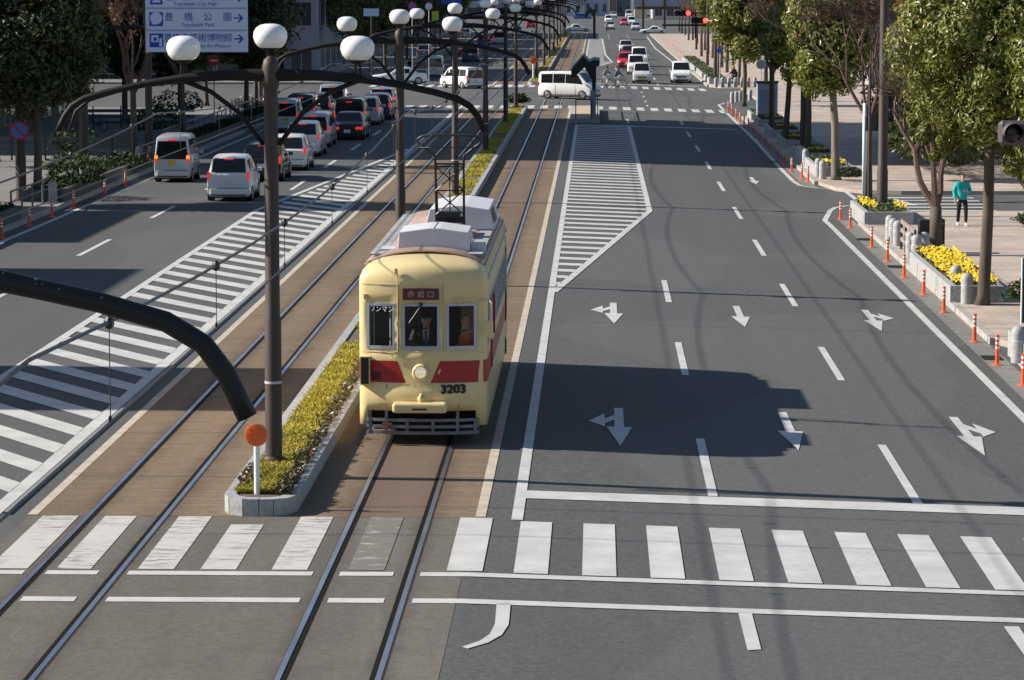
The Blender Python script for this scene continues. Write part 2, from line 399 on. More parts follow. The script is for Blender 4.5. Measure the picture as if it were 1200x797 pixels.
struct(b.build('curved_marking', PAINT), 'hooked white marking curving left at the bottom of the picture', 'marking')
b = MB()
for q in (((865, 718.5), (881, 719), (892, 762), (876, 763)), ((1176, 735), (1194, 735), (1216, 768), (1200, 768))):
    b.poly([(p.x, p.y, p.z + PZ) for p in [gp(*k) for k in q]])
struct(b.build('lane_dashes', PAINT), 'two short white ticks at the bottom right of the picture', 'marking')
# arrows (drivers come toward the camera)
def arrow(x, ytip, kind, label):
    b = MB(); L = 4.9; z = PZ
    P = lambda u, v: (x + u, ytip + v, gz(x + u) + z)
    b.poly([P(-.085, 2.35), P(.085, 2.35), P(.085, L), P(-.085, L)])
    b.poly([P(0, 0), P(.23, 2.35), P(-.23, 2.35)])
    if kind:
        k = kind
        b.poly([P(k * .086, 3.25), P(k * .26, 2.75), P(k * .26, 3.35), P(k * .086, 3.95)])
        b.poly([P(k * .26, 2.35), P(k * .56, 3.0), P(k * .26, 4.1)])
    struct(b.build('arrow_marking', PAINT), label, 'marking')
for yt, wh in ((53.6, 'in or beside the shadow of the tram'), (73.4, 'beyond the tram shadow')):
    arrow(.42, yt, -1, 'white forked lane arrow nearest the tram, ' + wh)
    arrow(3.5, yt + .2, 0, 'white straight lane arrow in the middle lane, ' + wh)
    arrow(6.72, yt + .3, 1, 'white forked lane arrow in the kerb lane, ' + wh)
arrow(6.55, 129.0, 0, 'small white straight arrow far up the kerb lane')
# right edge lines
b = MB(); strip(b, (8.12, 30), (7.98, 107.5), .19)
path = [Vector((7.98, 107.4, 0)), Vector((7.95, 109.5, 0))] + [gp(*q) for q in ((973, 247), (979, 243.5), (992, 241.5), (1003, 241))]
for p, q in zip(path, path[1:]): strip(b, p, q, .19)
struct(b.build('edge_line', PAINT), 'white edge line along the near right kerb, hooked into the side street', 'marking')
b = MB()
path = [gp(*q) for q in ((846, 127), (886, 166), (917, 200), (930, 213), (938, 218), (960, 221), (988, 222.5), (1006, 236))]
for p, q in zip(path, path[1:]): strip(b, p, q, .19)
path = [gp(*q) for q in ((846, 127), (842, 123), (850, 121), (862, 121))]
for p, q in zip(path, path[1:]): strip(b, p, q, .2)
struct(b.build('edge_line', PAINT), 'white edge line past the side street to the far crossing', 'marking')
b = MB()
path = [gp(*q) for q in ((829, 92), (790, 74), (768, 57), (758, 43))]
for p, q in zip(path, path[1:]): strip(b, p, q, .22)
struct(b.build('edge_line', PAINT), 'white edge line beyond the far crossing on the right', 'marking')
# side street stripes, dashes
b = MB()
for k in range(5): xband(b, 10.9, 14.6, 114.6 + k * 1.75, 115.15 + k * 1.75, .016)
p, q = gp(1044, 233.5), gp(1071, 241); strip(b, p, q, .35, .018)
struct(b.build('crosswalk', PAINT), 'white stripes across the small side street behind the walking woman', 'marking')
# far zebras
b = MB(); x = -8.2
while x < 8.6: xband(b, x, x + .5, 203.5, 208.5); x += .9
xband(b, -1, 8, 179.6, 180.3, n=3)
struct(b.build('crosswalk', PAINT), 'row of small white zebra blocks before the crossing minivan', 'marking')
b = MB(); x = -18
while x < 8.6: xband(b, x, x + .5, 247, 253); x += .9
struct(b.build('crosswalk', PAINT), 'faint far zebra stripes behind the crossing minivan', 'marking')
b = MB(); x = -18
while x < -8.6: xband(b, x, x + .5, 203.5, 208.5); x += .9
struct(b.build('crosswalk', PAINT), 'zebra stripes across the left carriageway ahead of the car queue', 'marking')
b = MB(); xband(b, -1.1, 8.3, 258, 259.0, n=3); [strip(b, (3.4, y_), (3.4, y_ + 2.5), .14) for y_ in (211, 219, 229, 238)]
struct(b.build('stop_line', PAINT), 'white stop line under the oncoming waiting cars', 'marking')
# left carriageway
b = MB(); strip(b, (-18.3, 50), (-18.3, 200), .19); strip(b, (-18.3, 256), (-18.3, 540), .2)
struct(b.build('edge_line', PAINT), 'white edge line along the left kerb', 'marking')
b = MB()
for x in (-15.12, -11.82):
    y = 46.0
    while y < 540:
        if not 197 < y < 255 and not (x > -12 and y < 118): strip(b, (x, y), (x, y + 6), .16)
        y += 15
struct(b.build('lane_dashes', PAINT), 'white dashes dividing the lanes of the left carriageway', 'marking')
b = MB(); strip(b, (-8.98, 44), (-8.98, 200), .24); strip(b, (-11.93, 50), (-11.93, 110), .2, PZ + .003); strip(b, (-11.95, 109.8), (-9.1, 152), .2, PZ + .003)
y = 46
while y < 152:
    xl = -11.86 if y < 108 else min(-9.2, -11.86 + (y - 108) * 2.85 / 42)
    k = 1.55
    if y < 150:
        ya = y - k * (xl + 11.86)
        p = [(xl, ya), (-9.09, y - k * 2.77), (-9.09, y - k * 2.77 + .95), (xl, ya + .95)]
        b.poly([(q[0], q[1], PZ) for q in p])
    y += 2.07
struct(b.build('hatch_marking', PAINT), 'white slanted hatching between left lanes and tram tracks', 'marking')

# sidewalks, kerbs
def slab(name, pts, base, top, m, label, cat='sidewalk'):
    b = MB(); b.prism(pts, base, top); return struct(b.build(name, m), label, cat)
zr = gz(XK); ZS = zr + .15                          # right sidewalk level
RK = XK
near = [(RK, 69.6), (60, 69.6), (60, 113.0), (14.5, 113.0), (10.4, 112.2), (9.5, 110.8), (RK, 108)]
slab('sidewalk', [(RK, 20), (60, 20), (60, 66.5), (RK + .6, 66.5), (RK, 65.2)], zr - .1, ZS, TILES, 'tiled right sidewalk nearest the camera')
slab('sidewalk', [(RK, 71.6), (RK + .5, 70.2), (60, 70.2), (60, 113.0), (14.5, 113.0), (10.4, 112.2), (9.5, 110.8), (RK, 108)], zr - .1, ZS, TILES, 'beige tiled sidewalk where the woman walks')
slab('sidewalk', [(RK + .6, 66.55), (60, 66.55), (60, 70.15), (RK + .5, 70.15)], zr - .1, zr + .05, CONC, 'lowered concrete driveway between two flower planters')
slab('sidewalk', [(RK, 130), (9.6, 126), (10.6, 124.4), (12, 124), (60, 124), (60, 201), (12, 201), (10.0, 199.5), (RK, 196)], zr - .1, ZS, TILES, 'pale sidewalk plaza between the side street and the far crossing')
slab('sidewalk', [(13.5, 200.9), (60, 200.9), (60, 254.1), (13.5, 254.1), (11.5, 252), (11.5, 203)], zr - .1, ZS - .004, TILES, 'pale plaza where the side of the far crossing ends')
slab('sidewalk', [(RK, 258), (10, 255), (12, 254), (60, 254), (60, 545), (RK, 545)], zr - .1, ZS, TILES, 'pale right sidewalk beyond the far crossing')
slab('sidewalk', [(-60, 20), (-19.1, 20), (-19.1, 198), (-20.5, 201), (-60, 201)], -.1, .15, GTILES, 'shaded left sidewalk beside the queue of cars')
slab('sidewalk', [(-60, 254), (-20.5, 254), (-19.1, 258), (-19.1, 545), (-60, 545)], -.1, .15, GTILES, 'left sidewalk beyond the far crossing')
def kerb(x0, x1, y0, y1, zb, zt, label):
    b = MB(); y = y0
    while y < y1 - .3:
        e = min(y + 1.99, y1); b.box(x0, x1, y, e - .012, zb, zt); y += 2.0
    return struct(b.build('kerb', CONC), label, 'kerb')
kerb(RK - .16, RK - .004, 30, 65, zr - .1, ZS + .012, 'concrete kerb stones at the right edge nearest the camera')
kerb(RK - .16, RK - .004, 71.6, 108, zr - .1, ZS + .012, 'concrete kerb stones along the near flower planter')
kerb(RK - .16, RK - .004, 130, 196, zr - .1, ZS + .012, 'concrete kerb stones along the shaded far planters')
kerb(RK - .16, RK - .004, 258, 540, zr - .1, ZS + .012, 'right kerb stones beyond the far crossing')
kerb(-19.096, -18.94, 60, 198, -.1, .165, 'left kerb stones beside the car queue')
kerb(-19.096, -18.94, 258, 540, -.1, .165, 'left kerb stones beyond the far crossing')
sheet('gutter', 8.45, RK - .165, 30, 110, GUTTER, .005, 'grey concrete gutter strip along the near right kerb', 'gutter')
sheet('gutter', 8.45, RK - .165, 128, 198, GUTTER, .005, 'grey concrete gutter strip along the far right kerb', 'gutter')
# bicycle kerb between left hatch and track
b = MB(); b.box(-8.80, -8.74, 45.9, 200, 0, .05); struct(b.build('low_kerb', mat('kerb_grey', (.22, .225, .23), .8)), 'thin grey lip between the left hatching and the tracks', 'kerb')

GRATE = mat('iron_cover', (.035, .034, .033), .6, .4, var=.3, scale=8)
for i, q in enumerate(((1012, 281), (1049, 313), (1162, 420), (905, 190))):
    p = gp(*q); b = MB()
    for k in range(5): b.box(p.x - .22, p.x + .22, p.y - .4 + k * .17, p.y - .3 + k * .17, gz(p.x) - .02, gz(p.x) + .022)
    struct(b.build('drain_grate', GRATE), 'dark iron drain grate in the right gutter, %s' % ['by the side street corner', 'before the slatted fence', 'at the driveway', 'by the shaded planters'][i], 'drain')
p = gp(150, 372); b = MB(); b.lathe([(.30, -.02), (.30, .012), (.27, .016)], 24, (p.x, p.y, 0)); struct(b.build('manhole_cover', GRATE), 'dark round iron cover in the left lanes', 'cover')
# ================================================================ planted island between the tracks
GRASSM = mat('dry_grass', (0.28, 0.27, 0.035), 0.85, col2=(0.56, 0.47, 0.075), scale=1.6, coord='World')
SOIL = mat('soil', (0.12, 0.09, 0.06), 0.95, var=.3, scale=8)
LEAFDK = mat('shrub_leaf', (0.05, 0.085, 0.03), 0.45, col2=(0.22, 0.12, 0.06), scale=5, coord='World')
def leafbox(b, rnd, cx, cy, cz, s, up=0.3):
    nrm = Vector((rnd.gauss(0, 1), rnd.gauss(0, 1), rnd.gauss(up, 1))).normalized()
    t = nrm.orthogonal().normalized(); t = (Matrix.Rotation(rnd.random() * 6.28, 3, nrm) @ t); v = nrm.cross(t)
    c = Vector((cx, cy, cz)); a = t * s; e = v * s * .42
    b.poly([c - a, c - e, c + a, c + e])
def island(y0, y1, label, blades, shrub, round_front=True):
    x0, x1, h = -5.56, -4.46, .26
    # kerb stones, one mesh: ring with joints
    b = MB(); t = .17
    r = .5
    outer = [(x1, y1), (x1, y0 + r), (x1 - .1, y0 + .16), (x1 - .32, y0 + .02), (-5.0, y0), (x0 + .32, y0 + .02), (x0 + .1, y0 + .16), (x0, y0 + r), (x0, y1)]
    inner = [(x1 - t, y1), (x1 - t, y0 + r + .05), (x1 - t - .08, y0 + .32), (x1 - .38, y0 + .2), (-5.0, y0 + .18), (x0 + .38, y0 + .2), (x0 + t + .08, y0 + .32), (x0 + t, y0 + r + .05), (x0 + t, y1)]
    pts = []
    for (o, i), (o2, i2) in zip(zip(outer, inner), list(zip(outer, inner))[1:]):
        L = (Vector(o2) - Vector(o)).length; n = max(1, round(L / .9))
        for k in range(n):
            A = Vector(o).lerp(Vector(o2), k / n); B = Vector(o).lerp(Vector(o2), (k + 1) / n - .012 / L)
            A2 = Vector(i).lerp(Vector(i2), k / n); B2 = Vector(i).lerp(Vector(i2), (k + 1) / n - .012 / L)
            b.prism([A, B, B2, A2], -.02, h)
    struct(b.build('island_kerb', GRAN), 'pale granite kerb stones around the ' + label, 'kerb')
    b = MB(); b.prism([(p[0], p[1]) for p in inner][::-1], .02, h - .03)
    struct(b.build('planting_soil', SOIL), 'soil bed of the ' + label, 'soil')
    rnd = random.Random(int(y0)); b = MB()
    y = y0 + .35
    L = y1 - y0
    # grass blades: denser close to the camera
    for _ in range(blades):
        u = rnd.random() ** 2.2; y = y0 + .75 + u * (L - .8); x = rnd.uniform(x0 + .19, x1 - .22)
        sc_ = 1 + 1.5 * u
        if rnd.random() < .10: continue
        if math.sin(y * .55 + 2 * math.sin(y * .21)) > .72 and u > .12: continue
        hgt = rnd.uniform(.04, .09) * (1 + .3 * u); wd = .009 * sc_ * rnd.uniform(.7, 1.5)
        a = rnd.random() * 6.28; dx, dy = cos(a) * wd, sin(a) * wd; lx, ly = rnd.gauss(0, .05), rnd.gauss(0, .05)
        z = h - .035
        b.poly([(x - dx, y - dy, z), (x + dx, y + dy, z), (x + lx + dx * .4, y + ly + dy * .4, z + hgt), (x + lx - dx * .4, y + ly - dy * .4, z + hgt)])
    tag(b.build('grass', GRASSM), 'yellow green grass growing on the ' + label, 'grass', kind='stuff')
    if shrub:
        b = MB()
        for _ in range(shrub):
            u = rnd.random() ** 1.6; y = y0 + .45 + u * min(L - .6, 26)
            w_ = .5 + .5 * math.sin(y * 2.3) * math.sin(y * 5.1)
            x = x1 - .12 - abs(rnd.gauss(0, .10)); z = h + rnd.random() * (.06 + .12 * w_)
            leafbox(b, rnd, x, y, z, rnd.uniform(.03, .06), .6)
        for _ in range(shrub // 14):
            y = y0 + .9 + rnd.random() * 1.6; x = x0 + .15 + abs(rnd.gauss(0, .09)); leafbox(b, rnd, x, y, h + rnd.random() * .2, rnd.uniform(.025, .05), .6)
        tag(b.build('ground_cover', LEAFDK), 'small dark reddish leaves trailing over the kerb of the ' + label, 'ground cover', kind='stuff')
island(45.85, 202.5, 'long island between the tram tracks', 85000, 4200)
island(252, 540, 'far island between the tracks beyond the crossing', 16000, 0)
# rounded bush at the end of the island
def bush(c, rx, ry, rz, nleaf, s, m, label, rnd, group=None, cat='bush', name='bush'):
    b = MB()
    for _ in range(nleaf):
        v = Vector((rnd.gauss(0, 1), rnd.gauss(0, 1), rnd.gauss(0, 1))).normalized() * rnd.uniform(.55, 1.0) ** .5
        if v.z < -.2: v.z *= .3
        k = 1 + .18 * math.sin(v.x * 7 + c[0]) * math.sin(v.y * 6 + v.z * 5)
        leafbox(b, rnd, v.x * rx * k, v.y * ry * k, rz * .9 + v.z * rz * k, s * rnd.uniform(.6, 1.3), .4)
    o = b.build(name, m); o.location = c
    return tag(o, label, cat, group)
BUSHG = mat('bush_leaf', (0.022, 0.040, 0.014), 0.75, col2=(0.055, 0.08, 0.025), scale=2.2, spec=.15)
bush((-5.05, 200.8, .25), .75, .9, .42, 900, .12, BUSHG, 'dark rounded bush at the end of the track island before the white minivan', R)

# ================================================================ centre poles with bowed arms and globe lamps
GLOBE = mat('opal_globe', (0.86, 0.86, 0.87), 0.22, spec=0.6)
PX = -5.15
def arm_h(d): # height of arm axis against distance from the pole
    T = [(0, 6.42), (.7, 6.42), (1.375, 6.37), (2.0, 6.28), (2.6, 6.15), (2.95, 6.05), (3.15, 5.93), (3.27, 5.77), (3.38, 5.54)]
    for (a, p), (c, q) in zip(T, T[1:]):
        if d <= c: return p + (q - p) * (d - a) / (c - a)
def catenary_pole(y, label, PX=PX):
    zb = .25 if y > 46 else 0
    t = thing('catenary_pole', label, 'lamp pole', (PX, y, 0), 0, 'brown tram poles carrying three globe lamps')
    b = MB(); b.lathe([(.17, zb), (.17, zb + .06), (.135, zb + .1), (.135, 2.55), (.118, 2.6), (.110, 6.25)], 20)
    pole = b.build('pole', BROWN, t, auto=40)
    b = MB(); b.lathe([(.118, 6.2), (.135, 6.26), (.135, 6.55), (.11, 6.66), (.04, 6.72)], 20); b.build('cap', BROWN, t, auto=40)
    b = MB(); b.lathe([(.139, 1.52), (.139, 1.56)], 20); b.build('band', LGREY, t, auto=40)
    ds = [0, .35, .7, 1.05, 1.375, 1.7, 2.0, 2.3, 2.6, 2.8, 2.95, 3.06, 3.15, 3.22, 3.27, 3.32, 3.38]
    path = [(s * d, 0, arm_h(d)) for s, L in ((-1, ds[::-1]), (1, ds[1:])) for d in L]
    rad = [.108 - .052 * min(1, abs(p[0]) / 2.2) for p in path]
    b = MB(); b.tube(path, rad, 10); b.build('arm', ARCHB, t, smooth=True)
    # second thin tube following the drop on the ends
    for s in (-1,):
        b = MB(); b.tube([(s * 2.5, .14, 6.14), (s * 2.9, .14, 6.02), (s * 3.12, .14, 5.84), (s * 3.24, .14, 5.5)], .03, 6)
        b.tube([(s * 2.5, .0, 6.16), (s * 2.5, .14, 6.14)], .025, 6); b.build('hanger', ARCHB, t, smooth=True)
    for s in (-1, 1):
        b = MB(); b.tube([(s * 1.38, 0, 6.33), (s * .95, 0, 6.16), (s * .5, 0, 5.82), (s * .12, 0, 5.32)], .038, 8); b.build('brace', ARCHB, t, smooth=True)
    for x, z in ((0, 7.03), (-1.375, 6.84), (1.375, 6.84)):
        b = MB(); zz = z - .19
        base = 6.6 if x == 0 else 6.42
        b.tube([(x - .05, 0, base), (x - .035, 0, zz - .05)], .018, 6); b.tube([(x + .05, 0, base), (x + .035, 0, zz - .05)], .018, 6)
        b.lathe([(.06, zz - .06), (.15, zz), (.15, zz + .02)], 16, (x, 0, 0)); st = b.build('lamp_stem', ARCHB, t, auto=40)
        b = MB(); pr = [(.14, -.185), (.19, -.165), (.245, -.10), (.272, -.01), (.262, .07), (.225, .135), (.16, .178), (.08, .197), (.01, .2)]
        b.lathe([(r, z + h) for r, h in pr], 28, (x, 0, 0)); b.build('lamp_globe', GLOBE, t, smooth=True)
    return t
P0 = catenary_pole(16.4, 'tram pole left of the picture whose black bowed arm crosses the lower left', PX - .07)
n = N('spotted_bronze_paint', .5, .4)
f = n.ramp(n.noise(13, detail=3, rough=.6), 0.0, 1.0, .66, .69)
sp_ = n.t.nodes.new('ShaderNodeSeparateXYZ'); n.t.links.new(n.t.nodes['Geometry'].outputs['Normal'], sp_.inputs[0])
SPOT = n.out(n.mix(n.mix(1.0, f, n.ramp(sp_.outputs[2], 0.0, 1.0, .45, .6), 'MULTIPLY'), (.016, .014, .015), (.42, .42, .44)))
for ch in P0.children:
    if ch.name.startswith('arm'): ch.data.materials[0] = SPOT
polesY = [(49.6, 'nearest whole brown tram pole with three globe lamps beside the orange disc'), (82.2, 'brown tram pole standing just behind the left side of the tram'),
          (114.2, 'brown tram pole third from the orange disc, behind the tram collector'), (145.5, 'brown tram pole fourth from the orange disc on the grass island'),
          (177.5, 'brown tram pole fifth from the orange disc, near the island end'), (199.8, 'brown tram pole last before the crossing, in the dark bush')]
far = [267, 306, 340, 374, 407, 440, 473, 506]
for i, y in enumerate(far): polesY.append((y, 'distant brown tram pole, %s beyond the crossing minivan' % ORD(i)))
for y, l in polesY:
    if y == 49.6: P1 = catenary_pole(y, l)
    else: dup(P1, (PX, y, 0), 0, l)

# ================================================================ overhead wires
WIRE = mat('wire', (0.06, 0.055, 0.06), 0.45, 0.6)
def wires(X, lab):
    spans = [-17, 16.6, 49.6, 82.2, 114.2, 145.5, 177.5, 199.8, 233, 267, 306, 340, 374, 407, 440, 473, 506]
    t = thing('overhead_wire', 'black overhead tram wires with droppers above the ' + lab, 'overhead wire', (X, 0, 0))
    mp = []; dr = MB(); hb = MB()
    for a, c in zip(spans, spans[1:]):
        for k in range(9):
            u = k / 9; mp.append((0, a + (c - a) * u, 5.82 - .30 * 4 * u * (1 - u)))
        if a < 210:
            for k in range(6):
                u = (k + .5) / 6; y = a + (c - a) * u; z = 5.82 - .30 * 4 * u * (1 - u)
                dr.tube([(0, y, z), (0, y, 5.12)], .0035, 4); hb.ball((0, y, z), .035, .06, .045, 8, 5); dr.cbox(0, y, 5.12, .015, .05, .04)
    b = MB(); b.tube(mp, .012, 6); b.build('messenger_wire', WIRE, t)
    b = MB(); b.tube([(0, -17, 5.1), (0, 506, 5.1)], .009, 6); b.build('contact_wire', WIRE, t)
    dr.build('dropper', WIRE, t)['kind'] = 'stuff'; hb.build('wire_clamp', WIRE, t)['kind'] = 'stuff'
wires(-3.03, 'tram'); wires(-6.95, 'left track')
# feeder span wires crossing the whole street (their shadows lie on the road)
def span(y0, y1, z0, z1, label, x0=-21.2, x1=10.2, r=.016):
    b = MB(); P = []
    for k in range(21):
        u = k / 20; P.append((x0 + (x1 - x0) * u, y0 + (y1 - y0) * u, z0 + (z1 - z0) * u - 4 * .5 * u * (1 - u)))
    b.tube(P, r, 5); tag(b.build('span_wire', WIRE), label, 'cable', 'cables spanning the street')
for i, (y, z) in enumerate(((45.4, 9.2), (47.8, 9.6), (84, 9.4), (74.5, 9.3), (104, 9.2), (108, 9.4))):
    span(y, y + (.4 if i % 2 else -.3), z, z + .3, 'black cable spanning high across the street, %s from the camera' % ['nearest', 'second', 'fourth', 'third', 'fifth', 'farthest'][i], r=.02)

# orange reflector discs
def disc(loc, label, s=1):
    t = thing('reflector_sign', label, 'sign', loc, 0, 'orange disc markers at the island ends', s)
    b = MB(); b.lathe([(.045, 0), (.045, .80), (.03, .81)], 12); b.build('post', WHITE, t, auto=40)
    b = MB(); b.lathe([(.165, -.075), (.172, -.06), (.165, -.05)], 28, (0, 0, 0.92), 'y'); pl = b.build('disc', mat('orange_sign', (.95, .24, .03), .4), t, auto=40)
    b = MB(); b.lathe([(.150, -.081), (.158, -.078)], 28, (0, 0, 0.92), 'y')
    RB = mat('reflector_bead', (.75, .12, .02), .25)
    for k in range(8):
        a = k * pi / 4; b.lathe([(.030, -.076), (.026, -.088)], 10, (.105 * cos(a), 0, 0.92 + .105 * sin(a)), 'y')
    b.lathe([(.045, -.076), (.04, -.088)], 14, (0, 0, 0.92), 'y'); b.build('reflector', RB, pl, auto=40)
    b = MB(); b.lathe([(.178, -.066), (.178, -.052)], 28, (0, 0, 0.92), 'y'); b.build('rim', mat('cream_rim', (.6, .45, .3), .5), t, auto=40)
    return t
D1 = disc((-5.085, 46.5, .22), 'orange reflector disc on a white post at the rounded front of the island')
dup(D1, (-5.3, 262, .2), 0, 'small distant orange disc on the island beyond the white minivan', s=1.7)
# ================================================================ tram
n = N('tram_cream', .30, .5)
c = n.ramp(n.noise(1.2, detail=5), (.70, .56, .275), (.78, .625, .325), .3, .7)
c = n.mix(n.ramp(n.noise(5, (1, 1, .12), 6, .65), 0.0, 0.30, .52, .78), c, (.46, .37, .20))
c = n.mix(n.ramp(n.noise(9, detail=7, rough=.75, off=(2, 3, 1)), 0.0, 0.5, .66, .76), c, (.36, .27, .15))
CREAM = n.out(c)
TRED = mat('tram_red', (0.36, 0.016, 0.018), 0.35, var=.1, scale=2)
ROOFP = mat('tram_roof_canvas', (0.40, 0.29, 0.25), 0.8, var=.2, scale=4, bump=.15)
ALU = mat('window_aluminium', (0.42, 0.46, 0.55), 0.35, 0.6)
ACW = mat('roof_unit_white', (0.62, 0.62, 0.66), 0.45, var=.08, scale=3)
INT = mat('tram_interior', (0.05, 0.055, 0.055), 0.7)
FENDER = mat('fender_steel', (0.16, 0.17, 0.20), 0.45, .3, var=.15, scale=6)
UNDER = mat('under_gear', (0.015, 0.014, 0.014), 0.8)
g = bpy.data.materials.new('clear_glass'); g.use_nodes = True; MATS['clear_glass'] = g
nn = g.node_tree; nn.nodes.remove(nn.nodes['Principled BSDF'])
tr = nn.nodes.new('ShaderNodeBsdfTransparent'); tr.inputs[0].default_value = (.86, .90, .90, 1); gl = nn.nodes.new('ShaderNodeBsdfGlossy'); gl.inputs['Roughness'].default_value = .02
fr = nn.nodes.new('ShaderNodeFresnel'); fr.inputs[0].default_value = 1.5; ms = nn.nodes.new('ShaderNodeMixShader')
nn.links.new(fr.outputs[0], ms.inputs[0]); nn.links.new(tr.outputs[0], ms.inputs[1]); nn.links.new(gl.outputs[0], ms.inputs[2]); nn.links.new(ms.outputs[0], nn.nodes['Material Output'].inputs[0])
GLASS = g
T = thing('tram', 'cream and red tram with number 3203 coming toward the camera', 'tram', (-2.965, 53.12, 0))
W, LEN = 1.10, 12.2
fx = [(-1.10, .50), (-1.098, .36), (-1.075, .265), (-1.03, .215), (-.95, .175), (-.72, .095), (-.48, .045), (-.33, .02), (0, 0), (.29, .016), (.42, .035), (.66, .085), (.91, .165), (1.03, .215), (1.075, .265), (1.098, .36), (1.10, .50)]
side = [.70, 1.5]; y = 1.72
while y < 10.3: side += [y, y + .80]; y += .95
side += [10.75, 11.5]
right = [(W, y) for y in side]; rear = [(-x, LEN - y) for x, y in fx]; left = [(-W, y) for y in side[::-1]]
OUT = fx + right + rear + left; NO = len(OUT)
levels = [(.34, 0, 0), (.60, 0, .0), (.74, 0, .05), (.86, 0, .085), (.97, 0, .05), (1.07, 0, .01), (1.475, 0, 0), (1.70, 0, 0), (2.43, 0, 0), (2.62, 0, 0), (2.80, 0, 0), (2.91, .015, 0), (3.0, .05, 0), (3.06, .11, 0), (3.105, .21, 0), (3.14, .36, 0), (3.16, .55, 0), (3.17, .8, 0)]
def ring(inset, push):
    r = []
    for x, y in OUT:
        k = 1 - inset / W
        yy = y
        fr_ = max(0, 1 - min(y, LEN - y) / .6)
        if y < 6: yy = y + inset * 1.35 - push * max(0, 1 - y / .3) * (1 - .25 * (x / W) ** 2)
        else: yy = y - inset * 1.35
        crown = 0
        r.append((x * k, yy))
    return r
b = MB()
for z, ins, push in levels:
    for (x, y) in ring(ins, push):
        zz = z
        if z > 2.7:                       # arch of the roof over the front
            zz = z - .085 * (x / W) ** 2 * min(1, (z - 2.7) / .3) + .05 * min(1, (z - 2.7) / .3)
        b.v.append((x, y, zz))
NF = len(fx); NS = len(side)
def is_front(i): return i < NF - 1
wincols_f = {(4, 5), (5, 6), (7, 8), (8, 9), (10, 11), (11, 12)}
openings_side = set()
for s in range(NS - 1):
    if s == 0 or (s >= 2 and s % 2 == 0): openings_side.add(s)
for j in range(len(levels) - 1):
    for i in range(NO):
        k = (i + 1) % NO; lo_ = levels[j][0]
        hole = False
        if lo_ == 1.70:
            if (i, k) in wincols_f: hole = True
            i2 = i - (NF + NS)
            if 0 <= i2 < NF - 1 and (i2, i2 + 1) in wincols_f: hole = True
            s = i - NF
            if 0 <= s < NS - 1 and s in openings_side: hole = True
            s = i - (2 * NF + NS)
            if 0 <= s < NS - 1 and (NS - 2 - s) in openings_side: hole = True
        if lo_ == .34 and (4 <= i <= 11 or NF + NS + 4 <= i <= NF + NS + 11): hole = True
        if not hole: b.f.append((j * NO + i, j * NO + k, (j + 1) * NO + k, (j + 1) * NO + i))
b.f.append(tuple((len(levels) - 1) * NO + i for i in range(NO)))
body = b.build('body', CREAM, T, auto=50)
sm = body.modifiers.new('thick', 'SOLIDIFY'); sm.thickness = .03; sm.offset = -1
def fy(x, z=2.0):     # front surface y at x
    for (a, p), (c, q) in zip(fx, fx[1:]):
        if a <= x <= c:
            yy = p + (q - p) * (x - a) / max(1e-6, c - a); break
    push = 0
    for (z0, _, p0), (z1, _, p1) in zip(levels, levels[1:]):
        if z0 <= z <= z1: push = p0 + (p1 - p0) * (z - z0) / (z1 - z0)
    return yy - push * max(0, 1 - yy / .3) * (1 - .25 * (x / W) ** 2)
def front_sheet(b, xs_, z0, z1, off, zz=None):
    for a, c in zip(xs_, xs_[1:]):
        b.quad((a, fy(a, z0) - off, z0), (c, fy(c, z0) - off, z0), (c, fy(c, z1) - off, z1), (a, fy(a, z1) - off, z1))
# front windows
for wi, (x0, xm, x1) in enumerate(((-.95, -.72, -.48), (-.33, 0, .29), (.42, .66, .91))):
    b = MB(); t = .035
    for (a, c) in ((x0, xm), (xm, x1)):
        for z0, z1 in ((1.655, 1.715), (2.40, 2.445)):
            p, q = fy(a), fy(c); b.quad((a, p - .012, z0), (c, q - .012, z0), (c, q - .012, z1), (a, p - .012, z1)); b.quad((a, p - .012, z1), (c, q - .012, z1), (c, q + .03, z1), (a, p + .03, z1)); b.quad((a, p + .03, z0), (c, q + .03, z0), (c, q - .012, z0), (a, p - .012, z0))
    for a, c in ((x0 - .012, x0 + t), (x1 - t, x1 + .012)): b.quad((a, fy(a) - .014, 1.655), (c, fy(c) - .014, 1.655), (c, fy(c) - .014, 2.445), (a, fy(a) - .014, 2.445))
    fo = b.build('front_window', ALU, T)
    b = MB()
    for a, c in ((x0 + .02, xm), (xm, x1 - .02)): b.quad((a, fy(a) + .01, 1.70), (c, fy(c) + .01, 1.70), (c, fy(c) + .01, 2.42), (a, fy(a) + .01, 2.42))
    b.build('pane', GLASS, fo)
# side windows
for s in sorted(openings_side):
    y0, y1 = side[s], side[s + 1]
    for sg in (-1, 1):
        b = MB(); X = sg * (W + .004)
        for (ya, yb, za, zb_) in ((y0, y1, 1.67, 1.72), (y0, y1, 2.40, 2.45), (y0, y0 + .035, 1.72, 2.40), (y1 - .035, y1, 1.72, 2.40), (y0, y1, 2.02, 2.05)):
            b.box(min(X, X - sg * .03), max(X, X - sg * .03), ya, yb, za, zb_)
        f = b.build('side_window', ALU, T)
        b = MB(); X = sg * (W - .012); b.quad((X, y0, 1.70), (X, y1, 1.70), (X, y1, 2.43), (X, y0, 2.43)); b.build('pane', GLASS, f)
